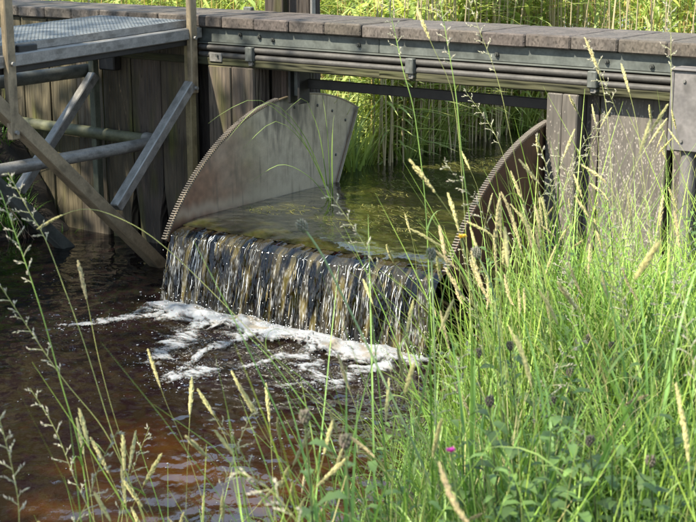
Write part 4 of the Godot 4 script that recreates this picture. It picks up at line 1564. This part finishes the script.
	stalk("spike", "long straw coloured stalk arching left over the pool with a drooping pale tip", 1.1, [Vector3(2.959, -0.697, 2.836), Vector3(2.860, -0.546, 2.845), Vector3(2.727, -0.429, 2.890), Vector3(2.594, -0.297, 2.931), Vector3(2.454, -0.171, 2.977), Vector3(2.367, -0.123, 3.010), Vector3(2.309, -0.112, 3.033), Vector3(2.262, -0.128, 3.056), Vector3(2.221, -0.155, 3.078)])
	stalk("spike", "slim upright stalk with a narrow pale spike in front of the steel strut's foot", 0.9, [Vector3(2.632, -0.654, 3.188), Vector3(2.552, -0.485, 3.195), Vector3(2.500, -0.353, 3.191), Vector3(2.466, -0.246, 3.183), Vector3(2.440, -0.170, 3.178)])
	stalk("spike", "pale stalk with narrow spike below the long foam streak", 0.9, [Vector3(2.740, -0.632, 3.166), Vector3(2.685, -0.493, 3.163), Vector3(2.638, -0.398, 3.168), Vector3(2.601, -0.311, 3.169)])
	stalk("loose", "silvery open panicle low beside the left edge, first of the pale tufts", 1.0, [Vector3(2.752, -0.531, 3.445), Vector3(2.705, -0.437, 3.450), Vector3(2.668, -0.359, 3.453), Vector3(2.626, -0.294, 3.464)])
	stalk("loose", "silvery open panicle at the bottom left, leaning right over dark water", 1.0, [Vector3(2.784, -0.494, 3.538), Vector3(2.797, -0.427, 3.508), Vector3(2.804, -0.375, 3.487), Vector3(2.819, -0.323, 3.460)])
	stalk("loose", "short blurred pale panicle at the very bottom left corner", 1.0, [Vector3(2.872, -0.426, 3.708), Vector3(2.858, -0.345, 3.693), Vector3(2.837, -0.277, 3.688), Vector3(2.816, -0.224, 3.686)])
	stalk("spike", "straw headed stalk with two bright spikelets against the brown shallows", 1.0, [Vector3(2.777, -0.654, 3.082), Vector3(2.731, -0.539, 3.081), Vector3(2.697, -0.468, 3.084), Vector3(2.651, -0.397, 3.095)])
	stalk("spike", "yellow green upright spike against the brown shallows", 1.0, [Vector3(2.802, -0.654, 3.064), Vector3(2.785, -0.556, 3.047), Vector3(2.768, -0.468, 3.032), Vector3(2.750, -0.388, 3.020)])
	stalk("spike", "thin stalk with buff spike bending left beside the upright green one", 0.8, [Vector3(2.898, -0.619, 3.112), Vector3(2.868, -0.517, 3.101), Vector3(2.816, -0.432, 3.113), Vector3(2.759, -0.333, 3.124)])
	stalk("bud", "thick pale green stem with a single grey bud in front of the waterfall", 2.0, [Vector3(3.155, -0.567, 3.036), Vector3(3.076, -0.383, 3.052), Vector3(2.972, -0.177, 3.080), Vector3(2.938, -0.101, 3.097), Vector3(2.917, -0.058, 3.115)])
	stalk("spike", "slender stalk with small green spike below the foam", 0.9, [Vector3(3.020, -0.654, 2.906), Vector3(2.948, -0.539, 2.923), Vector3(2.887, -0.423, 2.932), Vector3(2.849, -0.335, 2.932)])
	stalk("bud", "grey bud on a straight stem before the right end of the waterfall", 2.0, [Vector3(3.000, -0.697, 2.806), Vector3(2.968, -0.480, 2.783), Vector3(2.950, -0.310, 2.766), Vector3(2.935, -0.175, 2.756)])
	stalk("bud", "grey green bud on a bent stem just below the yellow flower head", 1.8, [Vector3(3.056, -0.732, 2.649), Vector3(3.011, -0.483, 2.605), Vector3(2.970, -0.291, 2.575), Vector3(2.931, -0.207, 2.578)])
	stalk("none", "tall green stalk crossing the deck edge left of the paired green ones", 1.8, [Vector3(2.714, -0.959, 2.331), Vector3(2.670, -0.721, 2.289), Vector3(2.621, -0.494, 2.255), Vector3(2.565, -0.199, 2.205), Vector3(2.510, 0.016, 2.178), Vector3(2.480, 0.095, 2.175), Vector3(2.446, 0.198, 2.168), Vector3(2.415, 0.282, 2.165)])
	stalk("none", "tallest bright green stalk crossing the bridge and rising out of the picture", 2.0, [Vector3(2.916, -0.861, 2.408), Vector3(2.864, -0.628, 2.374), Vector3(2.818, -0.436, 2.348), Vector3(2.773, -0.266, 2.328), Vector3(2.727, -0.085, 2.306), Vector3(2.693, 0.064, 2.285), Vector3(2.663, 0.170, 2.274), Vector3(2.628, 0.291, 2.262)])
	stalk("none", "thin straw stalk leaning left across the deck from the middle of the bridge", 0.9, [Vector3(3.013, -0.861, 2.338), Vector3(2.915, -0.436, 2.277), Vector3(2.841, -0.149, 2.243), Vector3(2.785, 0.032, 2.228), Vector3(2.752, 0.121, 2.224), Vector3(2.714, 0.202, 2.227), Vector3(2.679, 0.283, 2.228)])
	stalk("spike", "tall stalk with small head joining the tallest bright green one at the conduits", 1.2, [Vector3(2.848, -0.883, 2.401), Vector3(2.762, -0.383, 2.322), Vector3(2.692, -0.015, 2.272), Vector3(2.668, 0.085, 2.271), Vector3(2.630, 0.169, 2.286), Vector3(2.597, 0.249, 2.298)])
	stalk("spike", "tall straw stalk whose long yellow spike reaches up over the pipe clamp", 1.2, [Vector3(3.043, -0.948, 2.088), Vector3(3.003, -0.699, 2.040), Vector3(2.927, -0.245, 1.955), Vector3(2.898, -0.086, 1.927), Vector3(2.872, 0.027, 1.911), Vector3(2.848, 0.095, 1.907), Vector3(2.813, 0.168, 1.910)])
	stalk("none", "hair thin stalk crossing the flecked boards diagonally behind the long yellow spike", 0.7, [Vector3(3.147, -0.948, 2.012), Vector3(3.030, -0.404, 1.930), Vector3(2.963, -0.143, 1.897), Vector3(2.912, -0.029, 1.899), Vector3(2.852, 0.095, 1.904), Vector3(2.820, 0.159, 1.908)])
	stalk("loose", "thin upright stalk along the edge of the grey cabinet", 0.9, [Vector3(3.191, -0.905, 2.094), Vector3(3.108, -0.399, 1.999), Vector3(3.056, -0.070, 1.935), Vector3(3.023, 0.128, 1.897), Vector3(3.002, 0.273, 1.868)])
	stalk("spike", "yellow green spike standing between the flecked boards and the grey pipe", 1.1, [Vector3(3.137, -0.905, 2.134), Vector3(3.110, -0.663, 2.078), Vector3(3.075, -0.399, 2.023), Vector3(3.058, -0.256, 1.991), Vector3(3.053, -0.171, 1.968)])
	stalk("spike", "plump yellow spike leaning left before the dark brown gate plate, uppermost of its bunch", 1.3, [Vector3(3.035, -0.861, 2.322), Vector3(2.979, -0.628, 2.290), Vector3(2.915, -0.372, 2.258), Vector3(2.865, -0.213, 2.245), Vector3(2.815, -0.100, 2.247)])
	stalk("spike", "yellow spike just left of the uppermost plump one", 1.2, [Vector3(2.960, -0.861, 2.376), Vector3(2.917, -0.628, 2.335), Vector3(2.867, -0.372, 2.293), Vector3(2.835, -0.213, 2.267), Vector3(2.805, -0.145, 2.268)])
	stalk("spike", "buff spike crossing below the uppermost plump one", 1.2, [Vector3(3.013, -0.861, 2.338), Vector3(2.966, -0.585, 2.287), Vector3(2.909, -0.330, 2.250), Vector3(2.869, -0.228, 2.247), Vector3(2.825, -0.170, 2.261)])
	stalk("spike", "yellow upright spike in front of the gap between plate and post", 1.0, [Vector3(2.944, -0.905, 2.274), Vector3(2.908, -0.619, 2.212), Vector3(2.880, -0.377, 2.158), Vector3(2.853, -0.250, 2.138), Vector3(2.833, -0.175, 2.129)])
	stalk("spike", "green spike slanting left on the post's right side, upper of a pair", 0.9, [Vector3(3.100, -0.948, 2.046), Vector3(3.015, -0.494, 1.968), Vector3(2.942, -0.233, 1.941), Vector3(2.904, -0.163, 1.947), Vector3(2.852, -0.122, 1.972)])
	stalk("spike", "green spike slanting left on the post's right side, lower of a pair", 0.9, [Vector3(3.081, -0.948, 2.060), Vector3(2.996, -0.494, 1.982), Vector3(2.940, -0.267, 1.953), Vector3(2.911, -0.199, 1.953), Vector3(2.873, -0.163, 1.969)])
	stalk("spike", "pinkish brown spike in front of the post", 0.9, [Vector3(3.045, -0.905, 2.201), Vector3(2.973, -0.465, 2.117), Vector3(2.923, -0.223, 2.079), Vector3(2.902, -0.166, 2.077), Vector3(2.883, -0.125, 2.078)])
	stalk("spike", "green spike nearly level below the pinkish brown one", 0.9, [Vector3(3.063, -0.905, 2.187), Vector3(2.994, -0.509, 2.115), Vector3(2.951, -0.289, 2.079), Vector3(2.929, -0.228, 2.076), Vector3(2.893, -0.173, 2.085)])
	stalk("spike", "straw spike hanging level over the right end of the pool's lip", 0.9, [Vector3(3.021, -0.818, 2.446), Vector3(2.947, -0.551, 2.417), Vector3(2.884, -0.284, 2.381), Vector3(2.854, -0.218, 2.382), Vector3(2.804, -0.185, 2.408)])
	stalk("spike", "straw spike pointing left above the pool's lip before the water", 0.9, [Vector3(3.031, -0.775, 2.553), Vector3(2.929, -0.418, 2.517), Vector3(2.845, -0.243, 2.524), Vector3(2.801, -0.201, 2.543), Vector3(2.761, -0.177, 2.565)])
	stalk("spike", "reddish straw spike just under the pool's lip beside the grey bud", 0.9, [Vector3(3.039, -0.775, 2.547), Vector3(2.940, -0.437, 2.515), Vector3(2.873, -0.289, 2.518), Vector3(2.843, -0.249, 2.528), Vector3(2.807, -0.219, 2.544)])
	stalk("loose", "reddish brown open head in front of the foot of the post", 0.9, [Vector3(3.049, -0.861, 2.312), Vector3(3.005, -0.585, 2.259), Vector3(2.969, -0.415, 2.232), Vector3(2.947, -0.340, 2.225), Vector3(2.927, -0.277, 2.219)])
	stalk("loose", "open pale head against the dark gap beside the post", 0.9, [Vector3(3.027, -0.905, 2.214), Vector3(2.935, -0.465, 2.145), Vector3(2.861, -0.202, 2.117), Vector3(2.828, -0.103, 2.110), Vector3(2.800, -0.037, 2.110)])
	stalk("loose", "open pale head drooping in front of the post's face", 0.8, [Vector3(3.067, -0.905, 2.185), Vector3(2.973, -0.465, 2.117), Vector3(2.905, -0.223, 2.092), Vector3(2.866, -0.114, 2.086), Vector3(2.842, -0.070, 2.091)])
	stalk("spike", "purplish blurred spike very close to the camera at the right edge", 1.6, [Vector3(3.702, -0.335, 3.331), Vector3(3.683, -0.262, 3.322), Vector3(3.667, -0.190, 3.312), Vector3(3.647, -0.124, 3.306)])
	stalk("spike", "purplish blurred spike very close to the camera at the bottom middle", 1.4, [Vector3(3.667, -0.204, 3.763), Vector3(3.640, -0.157, 3.767), Vector3(3.615, -0.123, 3.775), Vector3(3.597, -0.085, 3.776)])
	stalk("loose", "blurred creamy panicle close to the camera at the bottom left of the middle", 1.2, [Vector3(3.442, -0.255, 3.750), Vector3(3.408, -0.207, 3.760), Vector3(3.376, -0.169, 3.772), Vector3(3.342, -0.148, 3.790)])
	stalk("spike", "pale spike rising through the foam's right edge", 0.9, [Vector3(3.043, -0.732, 2.658), Vector3(2.982, -0.559, 2.649), Vector3(2.926, -0.425, 2.649), Vector3(2.885, -0.310, 2.643)])
	stalk("spike", "straw spike bending right beside the pink flower", 0.9, [Vector3(3.042, -0.688, 2.773), Vector3(3.035, -0.559, 2.738), Vector3(3.015, -0.486, 2.730), Vector3(2.980, -0.421, 2.736)])
	herb_to(Vector3(3.134, -0.449, 2.632), "dark bud topped herb, lowest of the group in the grass before the flecked boards")
	herb_to(Vector3(3.045, -0.423, 2.307), "dark leafy herb standing before the foot of the flecked boards")
	herb_to(Vector3(3.088, -0.438, 2.280), "dark leafy herb with a bud just beside the one before the flecked boards")
	herb_to(Vector3(3.110, -0.429, 2.516), "leafy herb with angular bent stem between the two taller dark herbs and the pool")
	herb_to(Vector3(3.225, -0.473, 2.446), "dark round leaved herb toward the right edge under the grey pipe")
	herb_to(Vector3(3.007, -0.377, 2.575), "grey bud topped herb at the grass edge below the brown plate")
	herb_to(Vector3(3.006, -0.360, 2.698), "grey bud topped herb leaning over the pool beside the foam's end")
	herb_to(Vector3(3.250, -0.178, 3.547), "blurred broad leaved herb close to the camera at the bottom middle")
	herb_to(Vector3(3.324, -0.190, 3.561), "blurred low herb beside the creamy panicle close to the camera")
	herb_to(Vector3(3.226, -0.312, 3.033), "green leafy herb right of the pink flower")
	herb_to(Vector3(3.407, -0.338, 3.037), "broad leaved herb in the shaded grass near the bottom edge")
	herb_to(Vector3(3.523, -0.329, 3.077), "broad leaved herb in the shaded grass at the lower right corner")
	flower("pink_flower", "single bright pink flower low in the green grass", Vector3(3.423, -0.212, 3.471), Vector3(3.443, -0.492, 3.481), 26, 0.0075, lin(0.62, 0.06, 0.38))
	flower("yellow_flower", "single yellow flower head before the toothed edge of the brown plate", Vector3(2.900, -0.173, 2.590), Vector3(3.034, -0.674, 2.647), 34, 0.011, lin(0.62, 0.42, 0.03))
	stalk("spike", "straw spike among those crowding before the brown side plate", 1.1, [Vector3(2.95, -0.91, 2.25), Vector3(2.91, -0.69, 2.21), Vector3(2.85, -0.47, 2.19), Vector3(2.80, -0.41, 2.20), Vector3(2.78, -0.35, 2.20)], "straw spikes crowding before the brown plate")
	stalk("spike", "straw spike among those crowding before the brown side plate", 1.0, [Vector3(2.97, -0.91, 2.23), Vector3(2.93, -0.69, 2.19), Vector3(2.89, -0.47, 2.16), Vector3(2.83, -0.24, 2.12), Vector3(2.82, -0.18, 2.12)], "straw spikes crowding before the brown plate")
	stalk("spike", "straw spike among those crowding before the brown side plate", 1.0, [Vector3(3.13, -0.75, 2.56), Vector3(3.09, -0.55, 2.52), Vector3(3.05, -0.36, 2.49), Vector3(3.01, -0.17, 2.47), Vector3(2.99, -0.12, 2.46)], "straw spikes crowding before the brown plate")
	stalk("spike", "straw spike among those crowding before the brown side plate", 1.2, [Vector3(3.03, -0.75, 2.61), Vector3(3.00, -0.56, 2.57), Vector3(2.96, -0.36, 2.53), Vector3(2.93, -0.15, 2.49), Vector3(2.92, -0.10, 2.48)], "straw spikes crowding before the brown plate")
	stalk("spike", "straw spike among those crowding before the brown side plate", 1.0, [Vector3(3.17, -0.72, 2.60), Vector3(3.13, -0.53, 2.57), Vector3(3.07, -0.34, 2.55), Vector3(3.02, -0.17, 2.53), Vector3(3.00, -0.12, 2.53)], "straw spikes crowding before the brown plate")
	stalk("spike", "straw spike among those crowding before the brown side plate", 0.8, [Vector3(3.04, -0.74, 2.64), Vector3(3.00, -0.55, 2.61), Vector3(2.94, -0.35, 2.59), Vector3(2.88, -0.14, 2.58), Vector3(2.86, -0.09, 2.58)], "straw spikes crowding before the brown plate")
	stalk("spike", "straw spike among those crowding before the brown side plate", 1.0, [Vector3(2.96, -0.92, 2.23), Vector3(2.92, -0.70, 2.19), Vector3(2.88, -0.47, 2.15), Vector3(2.87, -0.44, 2.15), Vector3(2.86, -0.39, 2.14)], "straw spikes crowding before the brown plate")
	stalk("spike", "straw spike among those crowding before the brown side plate", 1.2, [Vector3(3.04, -0.85, 2.34), Vector3(2.99, -0.64, 2.31), Vector3(2.93, -0.43, 2.29), Vector3(2.86, -0.25, 2.28), Vector3(2.84, -0.19, 2.28)], "straw spikes crowding before the brown plate")
	stalk("spike", "straw spike among those crowding before the brown side plate", 0.8, [Vector3(3.13, -0.73, 2.60), Vector3(3.10, -0.54, 2.57), Vector3(3.06, -0.35, 2.54), Vector3(3.03, -0.20, 2.51), Vector3(3.02, -0.15, 2.51)], "straw spikes crowding before the brown plate")
	stalk("spike", "straw spike among those crowding before the brown side plate", 1.0, [Vector3(3.05, -0.69, 2.77), Vector3(3.01, -0.50, 2.73), Vector3(2.97, -0.32, 2.71), Vector3(2.93, -0.18, 2.70), Vector3(2.91, -0.13, 2.69)], "straw spikes crowding before the brown plate")
	stalk("spike", "straw spike among those crowding before the brown side plate", 0.9, [Vector3(3.01, -0.80, 2.50), Vector3(2.96, -0.60, 2.47), Vector3(2.91, -0.40, 2.44), Vector3(2.85, -0.24, 2.44), Vector3(2.83, -0.19, 2.44)], "straw spikes crowding before the brown plate")
	stalk("spike", "straw spike among those crowding before the brown side plate", 0.7, [Vector3(2.81, -0.92, 2.33), Vector3(2.78, -0.70, 2.28), Vector3(2.75, -0.48, 2.24), Vector3(2.75, -0.41, 2.22), Vector3(2.74, -0.35, 2.21)], "straw spikes crowding before the brown plate")
	stalk("spike", "straw spike among those crowding before the brown side plate", 0.9, [Vector3(2.91, -0.88, 2.37), Vector3(2.88, -0.66, 2.33), Vector3(2.85, -0.45, 2.28), Vector3(2.86, -0.41, 2.27), Vector3(2.85, -0.36, 2.26)], "straw spikes crowding before the brown plate")
	stalk("spike", "straw spike among those crowding before the brown side plate", 1.2, [Vector3(3.03, -0.73, 2.67), Vector3(3.00, -0.54, 2.63), Vector3(2.98, -0.35, 2.59), Vector3(2.95, -0.14, 2.54), Vector3(2.95, -0.09, 2.53)], "straw spikes crowding before the brown plate")
	stalk("spike", "straw spike among those crowding before the brown side plate", 0.9, [Vector3(2.88, -0.91, 2.30), Vector3(2.83, -0.69, 2.27), Vector3(2.77, -0.47, 2.25), Vector3(2.71, -0.41, 2.27), Vector3(2.69, -0.36, 2.27)], "straw spikes crowding before the brown plate")
	stalk("spike", "straw spike among those crowding before the brown side plate", 1.1, [Vector3(3.09, -0.71, 2.67), Vector3(3.06, -0.53, 2.64), Vector3(3.01, -0.34, 2.62), Vector3(2.96, -0.24, 2.62), Vector3(2.94, -0.19, 2.62)], "straw spikes crowding before the brown plate")
	stalk("spike", "straw spike among those crowding before the brown side plate", 0.7, [Vector3(2.88, -0.91, 2.29), Vector3(2.85, -0.69, 2.25), Vector3(2.83, -0.47, 2.20), Vector3(2.83, -0.44, 2.19), Vector3(2.82, -0.38, 2.18)], "straw spikes crowding before the brown plate")
	stalk("spike", "straw spike among those crowding before the brown side plate", 1.2, [Vector3(3.05, -0.77, 2.55), Vector3(3.01, -0.57, 2.52), Vector3(2.95, -0.37, 2.50), Vector3(2.90, -0.29, 2.51), Vector3(2.88, -0.24, 2.52)], "straw spikes crowding before the brown plate")
	stalk("spike", "straw spike among those crowding before the brown side plate", 0.7, [Vector3(3.06, -0.73, 2.65), Vector3(3.03, -0.54, 2.61), Vector3(2.99, -0.35, 2.58), Vector3(2.96, -0.21, 2.56), Vector3(2.95, -0.16, 2.55)], "straw spikes crowding before the brown plate")
	stalk("spike", "straw spike among those crowding before the brown side plate", 0.7, [Vector3(3.07, -0.73, 2.65), Vector3(3.03, -0.54, 2.62), Vector3(2.97, -0.35, 2.61), Vector3(2.92, -0.28, 2.62), Vector3(2.89, -0.23, 2.63)], "straw spikes crowding before the brown plate")
	stalk("loose", "thin loose stem among those standing before the flecked boards", 0.9, [Vector3(3.22, -0.86, 2.18), Vector3(3.20, -0.65, 2.13), Vector3(3.17, -0.44, 2.09), Vector3(3.15, -0.28, 2.05), Vector3(3.14, -0.22, 2.04)], "loose stems before the flecked boards")
	stalk("spike", "thin loose stem among those standing before the flecked boards", 0.7, [Vector3(3.01, -0.91, 2.22), Vector3(2.98, -0.69, 2.17), Vector3(2.95, -0.47, 2.13), Vector3(2.94, -0.33, 2.10), Vector3(2.93, -0.28, 2.08)], "loose stems before the flecked boards")
	stalk("spike", "thin loose stem among those standing before the flecked boards", 0.8, [Vector3(3.27, -0.82, 2.26), Vector3(3.22, -0.62, 2.23), Vector3(3.16, -0.41, 2.21), Vector3(3.10, -0.33, 2.22), Vector3(3.08, -0.28, 2.23)], "loose stems before the flecked boards")
	stalk("spike", "thin loose stem among those standing before the flecked boards", 1.1, [Vector3(3.37, -0.72, 2.44), Vector3(3.33, -0.53, 2.41), Vector3(3.29, -0.34, 2.38), Vector3(3.25, -0.17, 2.35), Vector3(3.24, -0.12, 2.35)], "loose stems before the flecked boards")
	stalk("spike", "thin loose stem among those standing before the flecked boards", 0.9, [Vector3(3.12, -0.92, 2.10), Vector3(3.07, -0.70, 2.07), Vector3(3.01, -0.48, 2.05), Vector3(2.94, -0.29, 2.04), Vector3(2.92, -0.23, 2.04)], "loose stems before the flecked boards")
	stalk("loose", "thin loose stem among those standing before the flecked boards", 1.2, [Vector3(3.19, -0.80, 2.37), Vector3(3.16, -0.60, 2.33), Vector3(3.13, -0.39, 2.29), Vector3(3.10, -0.29, 2.28), Vector3(3.09, -0.24, 2.27)], "loose stems before the flecked boards")
	stalk("spike", "thin loose stem among those standing before the flecked boards", 0.9, [Vector3(3.16, -0.84, 2.29), Vector3(3.12, -0.63, 2.26), Vector3(3.05, -0.42, 2.24), Vector3(3.00, -0.34, 2.26), Vector3(2.97, -0.28, 2.26)], "loose stems before the flecked boards")
	stalk("loose", "thin loose stem among those standing before the flecked boards", 1.0, [Vector3(3.17, -0.82, 2.33), Vector3(3.14, -0.61, 2.30), Vector3(3.09, -0.41, 2.27), Vector3(3.03, -0.14, 2.23), Vector3(3.02, -0.09, 2.22)], "loose stems before the flecked boards")
	stalk("loose", "thin loose stem among those standing before the flecked boards", 1.1, [Vector3(3.11, -0.85, 2.31), Vector3(3.07, -0.64, 2.27), Vector3(3.01, -0.43, 2.25), Vector3(2.97, -0.33, 2.25), Vector3(2.95, -0.28, 2.25)], "loose stems before the flecked boards")
	stalk("loose", "thin loose stem among those standing before the flecked boards", 1.2, [Vector3(3.28, -0.75, 2.44), Vector3(3.24, -0.56, 2.41), Vector3(3.18, -0.36, 2.39), Vector3(3.13, -0.26, 2.39), Vector3(3.11, -0.21, 2.39)], "loose stems before the flecked boards")
	stalk("loose", "thin loose stem among those standing before the flecked boards", 0.7, [Vector3(3.27, -0.83, 2.24), Vector3(3.23, -0.62, 2.21), Vector3(3.18, -0.41, 2.18), Vector3(3.15, -0.36, 2.19), Vector3(3.13, -0.31, 2.19)], "loose stems before the flecked boards")
	stalk("spike", "thin loose stem among those standing before the flecked boards", 1.0, [Vector3(3.24, -0.76, 2.45), Vector3(3.21, -0.56, 2.41), Vector3(3.18, -0.37, 2.37), Vector3(3.14, -0.15, 2.33), Vector3(3.13, -0.10, 2.33)], "loose stems before the flecked boards")
	stalk("loose", "thin loose stem among those standing before the flecked boards", 1.1, [Vector3(3.23, -0.86, 2.17), Vector3(3.19, -0.65, 2.14), Vector3(3.14, -0.44, 2.11), Vector3(3.08, -0.23, 2.09), Vector3(3.06, -0.18, 2.08)], "loose stems before the flecked boards")
	stalk("spike", "thin loose stem among those standing before the flecked boards", 0.9, [Vector3(3.21, -0.78, 2.43), Vector3(3.17, -0.58, 2.39), Vector3(3.13, -0.38, 2.36), Vector3(3.10, -0.30, 2.35), Vector3(3.09, -0.25, 2.35)], "loose stems before the flecked boards")
	broad_tuft(Vector3(3.141, -0.632, 2.939), "tuft of broad bright green blades beside the pink flower")
	broad_tuft(Vector3(3.354, -0.562, 3.017), "tuft of broad green blades in the grass below the dark herbs")
	broad_tuft(Vector3(3.130, -0.524, 3.296), "tuft of broad blades at the bottom edge by the blurred herbs")
	broad_tuft(Vector3(3.310, -0.633, 2.561), "tuft of broad green blades below the grey pipe")
	# more seed heads of the same kind, scattered among them
	var zones := ["before the timber wall", "along the pool's edge", "in the middle of the bank", "close to the camera"]
	var kinds2 := []
	for k in 8:
		var hgt := rf(0.42, 0.72)
		var a := rf(0, TAU)
		var ln := Vector3(cos(a), 0, sin(a)) * rf(0.08, 0.26)
		var y0 := ground_height(2.6, 1.2)
		kinds2.append(stalk("spike" if k % 4 else "loose", "seed head", rf(0.6, 0.9), [Vector3(2.6, y0 + 0.01, 1.2), Vector3(2.6, y0 + hgt * 0.5, 1.2) + ln * 0.3, Vector3(2.6, y0 + hgt * 0.85, 1.2) + ln * 0.7, Vector3(2.6, y0 + hgt, 1.2) + ln * 1.1]))
	var done := 0
	while done < 200:
		var z := rf(0.25, 3.6)
		var x := shore(z) + rf(0.05, 1.25)
		if done >= 110:      # along the brink below the picture's lower edge
			var f := rng.randf() * (1.0 if done < 150 else 0.5)
			x = lerpf(2.42, 3.05, f) + rf(-0.05, 0.35)
			z = lerpf(3.45, 2.75, f) + rf(-0.05, 0.35)
		var off := Vector2(x - 4.2655, z - 4.8493).length()
		if off < 1.6:
			continue
		var o: Node3D = kinds2[done % 8]
		if done >= 8:
			o = o.duplicate()
			o.name = numbered("grass_stalk")
			add_child(o)
		o.position = Vector3(x, ground_height(x, z) - 0.02, z)
		o.rotation = Vector3(rf(-0.1, 0.1), rf(0, TAU), rf(-0.1, 0.1))
		o.scale = Vector3.ONE * rf(0.75, 1.1)
		var zone: String = zones[3 if off < 2.3 else 0 if z < 0.8 else 1 if x - shore(z) < 0.3 else 2]
		var what := "narrow straw coloured spike" if done % 8 % 4 else "open pale seed head"
		tag(o, "%s on a thin stalk %s" % [what, zone], "grass", "%ss on thin stalks %s" % [what, zone])
		done += 1


func broad_tuft(at: Vector3, label: String) -> void:
	at.y = minf(at.y, ground_height(at.x, at.z))
	var o := thing("grass_tuft", label, "grass", at)
	for k in 8:
		var a := rf(0, TAU)
		var d := Vector3(cos(a), 0, sin(a))
		var l := rf(0.38, 0.66)
		var bend := rf(0.15, 0.6)
		var p := PackedVector3Array()
		var w := PackedFloat32Array()
		for e in 9:
			var s := e / 8.0
			p.append(d * 0.01 + d * l * (0.12 * s + bend * 0.6 * s * s) + Vector3.UP * l * (s - bend * 0.5 * s * s * s))
			w.append(rf(0.0075, 0.0085) * minf(1.0, 0.5 + s * 2.0) * (1.0 - pow(s, 2.6)) + 0.0005)
		var b := MB.new()
		b.blade(p, w, d.cross(Vector3.UP).rotated(Vector3.UP, rf(-0.6, 0.6)), lin(0.13, 0.27, 0.05), lin(0.22, 0.36, 0.08))
		put("leaf", b, M.leaf, o)


func herb_to(top: Vector3, label: String) -> void:
	var g := ground_height(top.x + 0.03, top.z)
	herb(Vector3(top.x + 0.03, g - 0.01, top.z), maxf(top.y - g, 0.12), label, Vector3(-0.03, 0, 0))
